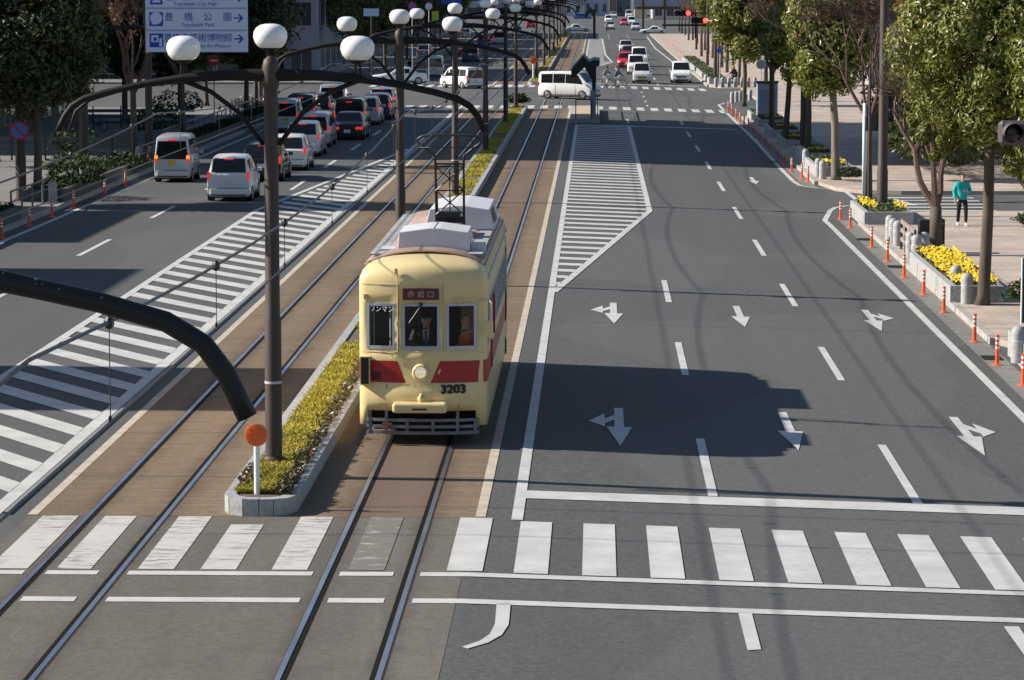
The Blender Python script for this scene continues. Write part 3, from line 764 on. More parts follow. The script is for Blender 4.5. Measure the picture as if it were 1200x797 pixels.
# red chevrons and side bands
def chev(s, xa_top, xa_bot):
    b = MB(); n = 6; xe = 1.045
    xt = [xa_top + (xe - xa_top) * k / n for k in range(n + 1)]; xb_ = [xa_bot + (xe - xa_bot) * k / n for k in range(n + 1)]
    for k in range(n):
        P = lambda x, z: (s * x, fy(s * x, z) - .005, z)
        b.quad(P(xb_[k], 1.085), P(xb_[k + 1], 1.085), P(xt[k + 1], 1.46), P(xt[k], 1.46))
    b.build('red_panel', TRED, T)
chev(-1, .43, .28); chev(1, .30, .14)
for sg in (-1, 1):
    b = MB(); X = sg * (W + .005); b.quad((X, .5, 1.085), (X, LEN - .5, 1.085), (X, LEN - .5, 1.46), (X, .5, 1.46))
    for (xa, ya), (xc, yc) in zip(fx[12:], fx[13:]):
        if xc > 1.04: b.quad((sg * (xa + .004), ya - .003, 1.085), (sg * (xc + .004), yc - .003, 1.085), (sg * (xc + .004), yc - .003, 1.46), (sg * (xa + .004), ya - .003, 1.46))
    b.build('red_band', TRED, T)
# roof canvas, gutters
b = MB()
arc = [(-1.04, 3.01)] + [(x, 3.25 - .215 * (abs(x) / 1.04) ** 2.4) for x in (-.98, -.85, -.65, -.4, -.15, .15, .4, .65, .85, .98)] + [(1.04, 3.01)]
for yy in (.98, 11.4):
    for x, z in arc: b.v.append((x, yy, z + .0))
n_ = len(arc)
for k in range(n_ - 1): b.f.append((k, k + 1, n_ + k + 1, n_ + k))
rf = b.build('roof', ROOFP, T, auto=50); sm = rf.modifiers.new('thick', 'SOLIDIFY'); sm.thickness = .03; sm.offset = 1
for sg in (-1, 1):
    b = MB(); b.box(sg * 1.09 - .03, sg * 1.09 + .03, .7, 11.6, 2.80, 2.86); b.tube([(sg * 1.0, .95, 3.06), (sg * 1.0, 11.3, 3.06)], .025, 6); b.build('rain_gutter', LGREY, T)
    b = MB(); b.box(min(sg * .74, sg * .98), max(sg * .74, sg * .98), 1.3, 10.9, 3.16, 3.19); b.build('roof_walkway', mat('walkway_grey', (.33, .33, .34), .7, var=.2, scale=3), T)
# roof units
def unit(x0, x1, y0, y1, z0, z1, sl, name):
    b = MB(); t = .12
    xm = (x0 + x1) / 2; pts = [(x0 + sl, z1 - .07), (xm - .1, z1), (xm + .1, z1), (x1 - sl, z1 - .07), (x1, z0), (x0, z0)]
    for yy in (y0, y1): b.v += [(x, yy, z) for x, z in pts]
    m = len(pts); b.f += [tuple(range(m)), tuple(range(2 * m - 1, m - 1, -1))] + [(k, (k + 1) % m, m + (k + 1) % m, m + k) for k in range(m)]
    o = b.build(name, ACW, T); bv = o.modifiers.new('edge', 'BEVEL'); bv.width = .014; bv.segments = 2
    return o
u1 = unit(-.53, .75, 1.75, 3.25, 3.2, 3.60, .03, 'air_conditioner')
b = MB(); b.box(.105, .115, 1.75, 3.25, 3.603, 3.612); b.build('seam', LGREY, u1)
b = MB(); b.box(.76, 1.0, 1.9, 2.5, 3.14, 3.30); b.build('control_box', LGREY, T)
b = MB(); b.box(-.85, -.56, 1.9, 2.6, 3.12, 3.22); b.build('roof_bracket', LGREY, T)
u2 = unit(-.32, 1.02, 6.6, 9.6, 3.2, 3.66, .1, 'air_conditioner')
b = MB(); b.quad((1.0, 7.0, 3.3), (1.0, 8.3, 3.3), (.93, 8.3, 3.55), (.93, 7.0, 3.55)); o = b.build('grille', BLACK, u2); o.location = (.012, 0, 0)
# pantograph
b = MB(); b.box(-.02, .50, 4.6, 6.0, 3.30, 3.36)
for x in (-.02, .44): b.box(x, x + .05, 4.55, 6.05, 3.36, 3.42); b.box(x, x + .05, 4.7, 4.8, 3.2, 3.36); b.box(x, x + .05, 5.8, 5.9, 3.2, 3.36)
b.cbox(.24, 5.2, 3.5, .55, .12, .12); b.cbox(.24, 5.0, 3.62, .4, .3, .1)
pg = b.build('pantograph', BLACK, T)
b = MB(); r = .017
for x in (-.02, .50):
    b.tube([(x, 5.2, 3.42), (x, 4.95, 4.55)], .024, 6)
    b.tube([(x * .9 + .02, 5.5, 3.45), (x, 4.97, 4.5)], .014, 6)
b.tube([(.24, 5.15, 3.42), (.24, 4.98, 4.45)], .014, 6)
for za, zb_ in ((3.6, 4.05), (4.05, 4.5)):
    ya, yb = 5.16 - (za - 3.42) * .22, 5.16 - (zb_ - 3.42) * .22
    b.tube([(-.02, ya, za), (.50, yb, zb_)], .013, 5); b.tube([(.50, ya, za), (-.02, yb, zb_)], .013, 5); b.tube([(-.02, yb, zb_), (.50, yb, zb_)], .013, 5)
b.tube([(-.02, 4.95, 4.55), (.50, 4.95, 4.55)], .018, 6)
b.build('lifting_frame', BLACK, pg)
b = MB()
prof = [(-.02, 4.52), (-.03, 4.70), (-.20, 4.84), (-.33, 4.93), (-.34, 5.02), (-.24, 5.075), (0, 5.085), (.24, 5.09), (.48, 5.085), (.72, 5.075), (.82, 5.02), (.81, 4.93), (.68, 4.84), (.51, 4.70), (.50, 4.52)]
b.tube([(x, 4.95 - (z - 4.55) * .25, z) for x, z in prof], .026, 6)
b.tube([(-.33, 4.8, 4.86), (.81, 4.8, 4.86)], .010, 5); b.tube([(-.2, 4.84, 4.84), (-.2, 4.82, 5.08)], .01, 5); b.tube([(.66, 4.84, 4.84), (.66, 4.82, 5.08)], .01, 5)
b.build('collector_bow', DARKM, pg, smooth=True)
# destination box
b = MB(); b.box(-.33, .29, -.035, .03, 2.51, 2.71); ds = b.build('destination_box', mat('dest_frame', (.16, .07, .06), .5), T)
b = MB(); b.quad((-.32, -.039, 2.52), (.28, -.039, 2.52), (.28, -.039, 2.70), (-.32, -.039, 2.70)); b.build('destination_blind', mat('dest_dark', (.07, .03, .03), .3), ds)
b = MB(); b.quad((-.31, -.042, 2.53), (.10, -.042, 2.53), (.10, -.042, 2.69), (-.31, -.042, 2.69)); b.build('destination_red', mat('dest_red', (.13, .012, .018), .4), ds)
LET = mat('lettering_white', (.75, .75, .75), .5)
M_ = Matrix.Translation((-.02, -.047, 2.605)) @ FACE
text('destination_text', '赤 岩 口', .125, mat('blind_letter', (.42, .40, .40), .5), ds, M_, xs=1.05)
text('window_text', 'ワンマン', .115, LET, T, Matrix.Translation((-.70, fy(-.7) - .004, 2.34)) @ Matrix.Rotation(-.34, 4, 'Z') @ FACE)
NUMB = mat('number_black', (.012, .012, .012), .5)
yn = fy(.56, 1.0) - .004
nt_ = text('number_text', '3203', .20, NUMB, T, Matrix.Translation((.53, fy(.53, 1.03) - .03, .975)) @ Matrix.Rotation(.27, 4, 'Z') @ FACE, ext=.004, xs=1.12)
sm = nt_.modifiers.new('bold', 'SOLIDIFY'); sm.thickness = .022; sm.offset = 0
# headlight
b = MB(); b.lathe([(.15, 0), (.145, -.06), (.12, -.085), (.105, -.085), (.10, -.05)], 24, (-.03, fy(0, 1.27), 1.27), 'y'); hl = b.build('headlight', CREAM, T, auto=45)
b = MB(); b.lathe([(.098, -.05), (.08, -.075), (.03, -.088), (.001, -.09)], 24, (-.03, fy(0, 1.27), 1.27), 'y'); b.build('lens', mat('lamp_lens', (.8, .74, .62), .08, .6, emit=(1, .86, .62), estr=.25), hl, smooth=True)
# black indicator box left, small dark hatch
b = MB(); b.box(-1.07, -.90, .06, .22, 1.04, 1.53); ib = b.build('indicator_box', CREAM, T)
b = MB(); b.box(-1.05, -.92, .05, .07, 1.06, 1.51); b.build('indicator_panel', BLACK, ib)
b = MB(); xx = -.82; b.quad((-.87, fy(-.87, 1.2) - .009, 1.12), (-.72, fy(-.72, 1.2) - .009, 1.12), (-.72, fy(-.72, 1.2) - .009, 1.27), (-.87, fy(-.87, 1.2) - .009, 1.27)); b.build('vent', mat('dark_red', (.1, .01, .012), .6), T)
# coupler cover
b = MB(); b.box(-.50, .43, -.30, 0, .60, .775); cc = b.build('coupler_cover', CREAM, T); bv = cc.modifiers.new('edge', 'BEVEL'); bv.width = .05; bv.segments = 3
b = MB(); b.box(-.16, .09, -.308, -.29, .655, .685); b.build('slot', BLACK, cc)
b = MB(); b.tube([(-.02, -.12, .77), (-.02, -.16, .86), (-.02, -.06, .90), (.03, -.02, .85)], .025, 6); b.lathe([(.06, -.1), (.06, -.13)], 14, (-.02, 0, .82), 'y'); b.build('hook', CREAM, T, smooth=True)
# fender grille (steel guard)
def fpt(x, z): return (x, .06 + .16 * (abs(x) / .96) ** 2.5 - .10, z)
b = MB()
fxs = [-.97, -.93, -.8, -.6, -.3, 0, .3, .6, .8, .93, .97]
for z, h in ((.20, .055), (.31, .05), (.42, .05)):
    for a, c in zip(fxs, fxs[1:]):
        p, q = fpt(a, z), fpt(c, z); b.quad(p, q, (q[0], q[1], z + h), (p[0], p[1], z + h)); b.quad((p[0], p[1] + .03, z), (q[0], q[1] + .03, z), q, p); b.quad((p[0], p[1], z + h), (q[0], q[1], z + h), (q[0], q[1] + .03, z + h), (p[0], p[1] + .03, z + h))
for x in (-.9, -.62, -.26, .18, .6, .9):
    hi = .60 if abs(abs(x) - .6) < .05 else .47
    b.box(x - .025, x + .025, fpt(x, 0)[1] - .012, fpt(x, 0)[1] + .02, .20, hi)
b.build('fender', FENDER, T)
b = MB()
for x, z in ((-.66, .2), (-.66, .33)): b.box(x - .03, x + .14, fpt(x, 0)[1] - .03, fpt(x, 0)[1] - .012, z + .02, z + .07)
b.build('hose', mat('rusty_fitting', (.35, .12, .06), .7), T)
b = MB(); b.box(-.9, .9, .5, LEN - .5, .30, .62); b.box(-1.0, 1.0, 2.8, 4.9, .16, .5); b.box(-1.0, 1.0, 7.4, 9.5, .16, .5); b.box(-.85, .85, .3, 2.7, .25, .36); b.build('underframe', UNDER, T)
for y in (3.0, 4.6, 7.6, 9.2):
    for x in (-.555, .555):
        b = MB(); b.lathe([(.30, -.06), (.33, -.05), (.33, .05), (.30, .06)], 20, (x, y, .33 + .016), 'x'); b.build('wheel', FENDER, T, auto=40)
# wipers, brackets, mirror
b = MB(); b.tube([(-.02, -.03, 2.46), (-.04, -.05, 2.38), (-.22, -.04, 2.12)], .012, 5); b.lathe([(.035, -.05), (.03, -.02)], 10, (-.02, 0, 2.44), 'y'); b.build('wiper', DARKM, T)
for x0, z0 in ((-.55, 1.60), (.6, 2.52)):
    b = MB(); yy = fy(x0, z0)
    b.tube([(x0 - .12, yy - .03, z0 + .02), (x0, yy - .05, z0), (x0 + .12, yy - .03, z0 + .02)], .012, 5); b.tube([(x0 + .05, yy - .05, z0), (x0 + .02, yy - .04, z0 - .1)], .014, 5); b.build('handle', CREAM, T)
for x0, z0 in ((-.98, 2.55), (-.44, 3.0), (-.41, 2.1)):
    b = MB(); b.cbox(x0, fy(x0) - .02, z0, .05, .06, .09); b.build('bracket', CREAM, T)
b = MB(); b.tube([(.98, .17, 2.50), (1.12, .05, 2.52), (1.18, .0, 2.47), (1.18, 0, 1.85)], .02, 6); b.build('mirror_arm', CREAM, T)
b = MB(); b.box(1.07, 1.21, -.01, .03, 1.86, 2.16); mi = b.build('mirror', CREAM, T); bv = mi.modifiers.new('edge', 'BEVEL'); bv.width = .02; bv.segments = 2
for y, z0, z1 in ((1.0, 1.25, 1.75), (2.3, 1.7, 2.4)):
    b = MB(); b.box(1.13, 1.17, y, y + .04, z0, z1); b.build('door_handle', TRED, T)
# electric line along front
b = MB(); b.tube([(-.42, fy(-.42) - .012, 3.0), (-.42, fy(-.42) - .014, 2.5), (-.42, fy(-.42) - .014, 1.62)], .008, 4); b.build('conduit', mat('cream_dark', (.5, .38, .17), .5), T)
# interior
b = MB(); b.box(-1.0, 1.0, .4, LEN - .4, .78, .82); b.build('floor', INT, T)
b = MB(); b.box(-1.03, 1.03, 2.0, 2.04, .82, 2.9); b.build('partition', INT, T)
b = MB(); b.box(-.5, .45, .28, .6, .82, 1.68); b.cbox(-.25, .4, 1.72, .2, .15, .1); b.build('console', INT, T)
b = MB(); b.box(-.27, .27, 1.15, 1.55, 1.20, 1.28); b.box(-.05, .05, 1.25, 1.4, .82, 1.2); b.box(-.25, .25, 1.55, 1.62, 1.28, 1.8); b.build('driver_seat', INT, T)
b = MB(); b.box(.5, .95, 1.2, 1.5, 1.15, 1.22); b.box(.66, .8, 1.3, 1.4, .82, 1.15); b.build('seat', INT, T)
b = MB(); b.tube([(-.86, .5, .82), (-.86, .5, 2.7)], .018, 6); b.tube([(-.6, .9, .82), (-.6, .9, 2.7)], .018, 6); b.build('grab_pole', LGREY, T)

b = MB()
for z in (1.60, 2.76):
    for a, c in zip(fx, fx[1:]):
        b.quad((a[0], a[1] - .008, z), (c[0], c[1] - .008, z), (c[0], c[1] - .008, z + .018), (a[0], a[1] - .008, z + .018)); b.quad((a[0], a[1] - .008, z + .018), (c[0], c[1] - .008, z + .018), (c[0], c[1] + .01, z + .018), (a[0], a[1] + .01, z + .018)); b.quad((a[0], a[1] + .01, z), (c[0], c[1] + .01, z), (c[0], c[1] - .008, z), (a[0], a[1] - .008, z))
b.build('beading', CREAM, T)
b = MB()
for x in (-.405, .355):
    b.box(x - .004, x + .004, fy(x) - .006, fy(x) + .01, 1.62, 2.75)
for x in (-.62, .62): b.box(x - .004, x + .004, fy(x, .72) - .004, fy(x, .72) + .02, .66, 1.06)
b.build('panel_seam', mat('seam_brown', (.28, .21, .11), .7), T)
b = MB()
for k in range(18):
    x = -.93 + k * .109; b.ball((x, fy(x, 1.05) - .004, 1.05), .010, .008, .010, 6, 4)
b.build('rivets', CREAM, T)
# ================================================================ people
SKIN = mat('skin', (.50, .30, .21), .55)
HAIRB = mat('black_hair', (.018, .014, .012), .5)
def cloth(name, c): return mat(name, c, .85, var=.12, scale=14, bump=.1)
def skin_mesh(chains, root=0):
    """chains: list of lists of (x,y,z,r); equal points are shared; returns evaluated mesh"""
    V = []; Rr = []; E = []
    def idx(p):
        for i, v in enumerate(V):
            if (Vector(v) - Vector(p[:3])).length < 1e-4: return i
        V.append(p[:3]); Rr.append(p[3]); return len(V) - 1
    for ch in chains:
        ids = [idx(p) for p in ch]
        E.extend((a, b) for a, b in zip(ids, ids[1:]) if a != b)
    me = bpy.data.meshes.new('tmp'); me.from_pydata(V, E, [])
    o = bpy.data.objects.new('tmp', me); C.objects.link(o)
    o.modifiers.new('skin', 'SKIN'); sb = o.modifiers.new('sub', 'SUBSURF'); sb.levels = 2; sb.render_levels = 2
    for i, r in enumerate(Rr):
        sv = me.skin_vertices[0].data[i]
        sv.radius = r if isinstance(r, tuple) else (r, r); sv.use_root = (i == root)
    dg = bpy.context.evaluated_depsgraph_get()
    out = bpy.data.meshes.new_from_object(o.evaluated_get(dg))
    bpy.data.objects.remove(o); bpy.data.meshes.remove(me)
    return out
def joined(name, meshes, m, parent):
    bm = bmesh.new()
    for me in meshes: bm.from_mesh(me)
    for f in bm.faces: f.smooth = True; f.material_index = 0
    me = bpy.data.meshes.new(name); bm.to_mesh(me); bm.free(); me.materials.clear(); me.materials.append(m)
    return link(name, me, parent)
def lerp3(a, b, t): return tuple(a[i] + (b[i] - a[i]) * t for i in range(3))
def hand_chains(wr, hd, side):
    """palm + four fingers + thumb from wrist toward the hand direction"""
    w_, d = Vector(wr), (Vector(hd) - Vector(wr)).normalized()
    s = Vector((side, 0, 0)); s = (s - d * s.dot(d)).normalized(); u = d.cross(s).normalized()
    f = u if abs(u.y) > .2 else s
    palm = w_ + d * .075
    ch = [[(*w_, .024), (*palm, .034)]]
    for k, L in enumerate((.065, .075, .07, .055)):
        a = palm + f * (.028 - .018 * k) + d * .012; c = a + d * L * .55 + s * -.008; e = c + d * L * .4 + s * -.028
        ch.append([(*palm, .034), (*a, .010), (*c, .009), (*e, .007)])
    a = w_ + d * .035 + f * .034; c = a + d * .03 + f * .02; e = c + d * .03
    ch.append([(*palm, .034), (*a, .012), (*c, .010), (*e, .008)])
    return ch
def person(label, loc, rz, P, jacket, trousers, shoes, hair=HAIRB, hat=None, hatshape='cap', skirt=None, glove=None, vest=None, group=None, s=1.0):
    """P: joints (x right, y forward, z up) for hip/knee/ankle/toe and shoulder/elbow/wrist/hand per side"""
    t = thing('person', label, 'person', loc, rz, group, s)
    pel, chest, neck, head = P['pelvis'], P['chest'], P['neck'], P['head']
    mid = lerp3(pel, chest, .5)
    chains = [[(*pel, .12), (*mid, .11), (*chest, .125), (*neck, .055), (*lerp3(neck, head, .55), .052), (*head, .075)]]
    for sd_ in ('L', 'R'):
        sh, el, wr, hd = P['sh' + sd_], P['el' + sd_], P['wr' + sd_], P['hd' + sd_]
        hp, kn, an, to = P['hp' + sd_], P['kn' + sd_], P['an' + sd_], P['to' + sd_]
        sg = -1 if sd_ == 'L' else 1
        chains.append([(*chest, .125), (*sh, .055), (*el, .04), (*wr, .025)])
        chains += hand_chains(wr, hd, sg)
        chains.append([(*pel, .12), (*hp, .085), (*kn, .055), (*an, .036), (*to, .03)])
    bodym = skin_mesh(chains)
    hb = MB(); hx, hy, hz = head
    hb.ball((hx, hy, hz), .078, .098, .115, 16, 12)
    hb.ball((hx, hy + .045, hz - .055), .052, .055, .06, 12, 8)                     # jaw
    hb.ball((hx, hy + .100, hz - .012), .014, .022, .028, 8, 6)                     # nose
    for sg in (-1, 1):
        hb.ball((hx + sg * .079, hy, hz - .005), .012, .022, .033, 8, 6)
    hb.ball((hx, hy + .094, hz - .055), .026, .010, .008, 8, 5)                     # lips
    hm = bpy.data.meshes.new('h'); hm.from_pydata(hb.v, [], hb.f)
    body = joined('body', [bodym, hm], SKIN, t)
    eb = MB()
    for sg in (-1, 1): eb.ball((hx + sg * .03, hy + .088, hz + .018), .013, .008, .008, 8, 5)
    eb.build('eyes', HAIRB, t, smooth=True)
    b = MB(); b.ball((hx, hy - .018, hz + .03), .086, .098, .105, 14, 9); b.ball((hx, hy - .04, hz - .02), .08, .075, .09, 12, 8); b.build('hair', hair, t, smooth=True)
    if hat:
        b = MB()
        b.lathe([(.095, hz + .05), (.098, hz + .09), (.085, hz + .135), (.04, hz + .155), (.002, hz + .16)], 16, (hx, hy - .005, 0))
        b.box(hx - .07, hx + .07, hy + .07, hy + .17, hz + .045, hz + .06) if hatshape == 'cap' else b.lathe([(.15, hz + .05), (.15, hz + .06), (.09, hz + .065)], 18, (hx, hy, 0))
        b.build('hat', hat, t, smooth=True)
    jc = [[(*lerp3(pel, chest, -.22), (.185, .15)), (*lerp3(pel, chest, .1), (.178, .15)), (*mid, (.172, .15)), (*chest, (.182, .155)), (*lerp3(chest, neck, .8), .075)]]
    for sd_ in ('L', 'R'):
        sh, el, wr = P['sh' + sd_], P['el' + sd_], P['wr' + sd_]
        jc.append([(*chest, (.182, .155)), (*sh, .092), (*el, .072), (*lerp3(el, wr, .92), .055)])
    joined('jacket', [skin_mesh(jc)], jacket, t)
    tc = [[(*lerp3(pel, chest, .10), .13), (*pel, .14)]]
    for sd_ in ('L', 'R'):
        hp, kn, an = P['hp' + sd_], P['kn' + sd_], P['an' + sd_]
        tc.append([(*pel, .14), (*hp, .098), (*kn, .070), (*lerp3(kn, an, .95), .055)])
    joined('trousers', [skin_mesh(tc, 1)], trousers, t)
    for sd_ in ('L', 'R'):
        an, to = Vector(P['an' + sd_]), Vector(P['to' + sd_])
        d = (to - an); heel = an - Vector((d.x, d.y, 0)).normalized() * .045 + Vector((0, 0, -.045))
        joined('shoe', [skin_mesh([[(*heel, .042), (*(an + Vector((0, 0, -.02))), .05), (*to, .042), (*(to + d.normalized() * .06), .034)]])], shoes, t)
    if vest:
        joined('vest', [skin_mesh([[(*lerp3(pel, chest, .15), (.20, .17)), (*mid, (.195, .17)), (*chest, (.21, .18)), (*lerp3(chest, neck, .95), .12)]])], vest, t)
    if glove:
        for sd_ in ('L', 'R'):
            wr, hd = P['wr' + sd_], P['hd' + sd_]
            joined('glove', [skin_mesh([[(*wr, .034), (*lerp3(wr, hd, .8), .046), (*lerp3(wr, hd, 1.25), .03)]])], glove, t)
    return t
def pose_walk(step=.28, armR=None):
    P = dict(pelvis=(0, 0, .90), chest=(0, .02, 1.26), neck=(0, .02, 1.44), head=(0, .045, 1.55))
    for sd_, sg, ph in (('L', -1, 1), ('R', 1, -1)):
        P['hp' + sd_] = (sg * .09, 0, .84); P['kn' + sd_] = (sg * .10, .06 + ph * step * .45, .47); P['an' + sd_] = (sg * .10, ph * step * .8, .085); P['to' + sd_] = (sg * .11, ph * step * .8 + .13, .045)
        P['sh' + sd_] = (sg * .18, .0, 1.36); P['el' + sd_] = (sg * .25, -ph * .07 - .02, 1.08); P['wr' + sd_] = (sg * .26, -ph * .10 + .06, .86); P['hd' + sd_] = (sg * .26, -ph * .10 + .08, .78)
    if armR: P.update(armR)
    return P
def pose_sit(lean=.08):
    P = dict(pelvis=(0, 0, .10), chest=(0, lean, .46), neck=(0, lean + .03, .64), head=(0, lean + .06, .76))
    for sd_, sg in (('L', -1), ('R', 1)):
        P['hp' + sd_] = (sg * .09, .04, .09); P['kn' + sd_] = (sg * .13, .44, .08); P['an' + sd_] = (sg * .13, .42, -.32); P['to' + sd_] = (sg * .14, .55, -.37)
        P['sh' + sd_] = (sg * .19, lean, .56); P['el' + sd_] = (sg * .26, lean + .10, .30); P['wr' + sd_] = (sg * .20, lean + .34, .26); P['hd' + sd_] = (sg * .18, lean + .43, .26)
    return P
def pose_ride():
    P = dict(pelvis=(0, -.12, .92), chest=(0, .10, 1.26), neck=(0, .15, 1.43), head=(0, .19, 1.55))
    for sd_, sg, ph in (('L', -1, 1), ('R', 1, -1)):
        P['hp' + sd_] = (sg * .09, -.1, .88); P['kn' + sd_] = (sg * .11, .26, .62 + ph * .09); P['an' + sd_] = (sg * .10, .08 + ph * .06, .30 + ph * .12); P['to' + sd_] = (sg * .11, .21 + ph * .06, .26 + ph * .12)
        P['sh' + sd_] = (sg * .18, .12, 1.36); P['el' + sd_] = (sg * .26, .28, 1.15); P['wr' + sd_] = (sg * .25, .46, 1.04); P['hd' + sd_] = (sg * .25, .54, 1.02)
    return P
TEAL = cloth('teal_jacket', (.012, .36, .37)); BLK = cloth('black_cloth', (.012, .012, .014)); WSHOE = mat('white_shoe', (.7, .7, .7), .6); DSHOE = mat('dark_shoe', (.02, .018, .016), .4)
NAVY = cloth('navy_suit', (.015, .017, .024)); WCLO = cloth('white_cloth', (.65, .65, .66)); ORV = cloth('orange_vest', (.95, .20, .07)); JEAN = cloth('blue_denim', (.05, .08, .15)); GREYC = cloth('grey_cloth', (.12, .12, .13)); BEIGE = cloth('beige_cloth', (.4, .32, .22)); YELH = mat('yellow_hat', (.8, .55, .03), .6)
p = gp(1127, 264.5, .15)
person('woman in a bright teal jacket and black trousers walking on the sidewalk', p, pi + .08, pose_walk(.20, dict(elL=(-.26, -.02, 1.10), wrL=(-.10, .20, 1.12), hdL=(-.04, .26, 1.14), elR=(.25, -.05, 1.08))), TEAL, BLK, WSHOE, s=1.04)
# tram driver behind the centre window, guard in orange behind the right one (both face the camera)
dv = person('uniformed tram driver in dark suit, cap and blue tie behind the centre window', (-2.965, 53.12 + 1.35, 1.28), pi, pose_sit(.04), NAVY, NAVY, DSHOE, hat=cloth('driver_cap', (.02, .022, .035)))
b = MB(); b.poly([(-.06, .175, .60), (.06, .175, .60), (.045, .19, .42), (-.045, .19, .42)]); b.build('shirt', WCLO, dv)
b = MB(); b.poly([(-.02, .19, .58), (.02, .19, .58), (.03, .20, .32), (0, .20, .29), (-.03, .20, .32)]); b.build('tie', mat('blue_tie', (.05, .12, .42), .6), dv)
person('person in a bright orange vest with white gloves behind the right tram window', (-2.965 + .66, 53.12 + .72, 1.34), pi + .35, pose_sit(.12), BLK, JEAN, DSHOE, glove=WCLO, vest=ORV)

# ================================================================ bicycles
TYRE = mat('tyre_rubber', (.018, .018, .019), .8)
def bicycle(loc, rz, label, m, group=None, s=1.0):
    t = thing('bicycle', label, 'bicycle', loc, rz, group, s)
    for y in (-.52, .52):
        b = MB(); pts = [(0, y + .32 * cos(k * pi / 12), .33 + .32 * sin(k * pi / 12)) for k in range(25)]
        b.tube(pts, .022, 6, cap=False); wl = b.build('wheel', TYRE, t, smooth=True)
        b = MB()
        for k in range(8): b.tube([(0, y, .33), (0, y + .31 * cos(k * pi / 4), .33 + .31 * sin(k * pi / 4))], .004, 3)
        b.lathe([(.03, -.03), (.03, .03)], 8, (0, y, .33), 'x'); b.build('spokes', LGREY, wl)
    b = MB()
    for q in (((0, -.52, .33), (0, -.05, .30)), ((0, -.52, .33), (0, -.18, .75)), ((0, -.05, .30), (0, -.20, .82)), ((0, -.05, .30), (0, .40, .72)), ((0, -.16, .62), (0, .38, .78)), ((0, .38, .88), (0, .42, .66), (0, .52, .33))): b.tube(q, .018, 6)
    b.build('frame', m, t, smooth=True)
    b = MB(); b.tube([(-.27, .30, 1.0), (-.22, .40, 1.02), (0, .38, .95), (.22, .40, 1.02), (.27, .30, 1.0)], .014, 6); b.tube([(0, .38, .86), (0, .38, .96)], .016, 6); b.build('handlebar', LGREY, t, smooth=True)
    b = MB(); b.ball((0, -.22, .88), .08, .14, .035, 10, 6); b.build('saddle', BLACK, t, smooth=True)
    b = MB()
    for z in (.66, .88): b.tube([(-.15, .52, z), (.15, .52, z), (.15, .78, z), (-.15, .78, z), (-.15, .52, z)], .008, 4)
    for x, y in ((-.15, .52), (.15, .52), (.15, .78), (-.15, .78), (0, .52), (0, .78)): b.tube([(x, y, .66), (x, y, .88)], .006, 4)
    b.build('basket', DARKM, t)
    b = MB(); b.tube([(.03, -.05, .30), (.06, -.02, .18)], .01, 4); b.tube([(-.03, -.05, .30), (-.06, -.08, .42)], .01, 4); b.cbox(.09, -.02, .18, .09, .06, .02); b.cbox(-.09, -.08, .42, .09, .06, .02); b.build('pedals', DARKM, t)
    return t
BKR = mat('bike_silver', (.4, .4, .42), .3, .6); BKB = mat('bike_black', (.02, .02, .022), .3); BKRED = mat('bike_red', (.35, .03, .03), .35)
def rider(x, y, rz, lab, blab, jacket, trousers, m, hat=None, hs='brim'):
    p = gp(x, y)
    bicycle(p, rz, blab, m)
    person(lab, p, rz, pose_ride(), jacket, trousers, DSHOE, hat=hat, hatshape=hs)
rider(709, 102, -pi / 2 + .15, 'cyclist in grey riding across in front of the waiting silver car', 'silver bicycle being ridden in front of the waiting cars', GREYC, WCLO, BKR)
p = gp(722, 103.5); bicycle(p, -pi / 2 + .2, 'dark bicycle between the waiting silver and white cars', BKB)
person('person in dark top and pale trousers riding between waiting cars', p, -pi / 2 + .2, pose_ride(), cloth('slate_cloth', (.05, .07, .10)), WCLO, DSHOE)
rider(862, 101, pi / 2 - .3, 'cyclist in dark clothes and yellow hat beside the white minivan', 'black bicycle under the rider with a yellow hat', BLK, BLK, BKB, YELH)
p = gp(711, 38); bicycle(p, pi, 'far bicycle in front of the distant silver car', BKB, s=1.1)
person('distant cyclist in a beige coat near the far silver car', p, pi, pose_ride(), BEIGE, JEAN, DSHOE, s=1.1)
person('person in black walking at the left edge of the far crossing', gp(481, 88, .0), .5, pose_walk(), BLK, GREYC, DSHOE)
person('person in dark blue standing far along the right sidewalk plaza', gp(954, 118.5, .15), pi, pose_walk(.1), JEAN, BLK, DSHOE)
person('person in a red top far away on the right sidewalk plaza', gp(926, 103, .15), pi, pose_walk(.15), cloth('red_cloth', (.45, .04, .07)), BLK, DSHOE)
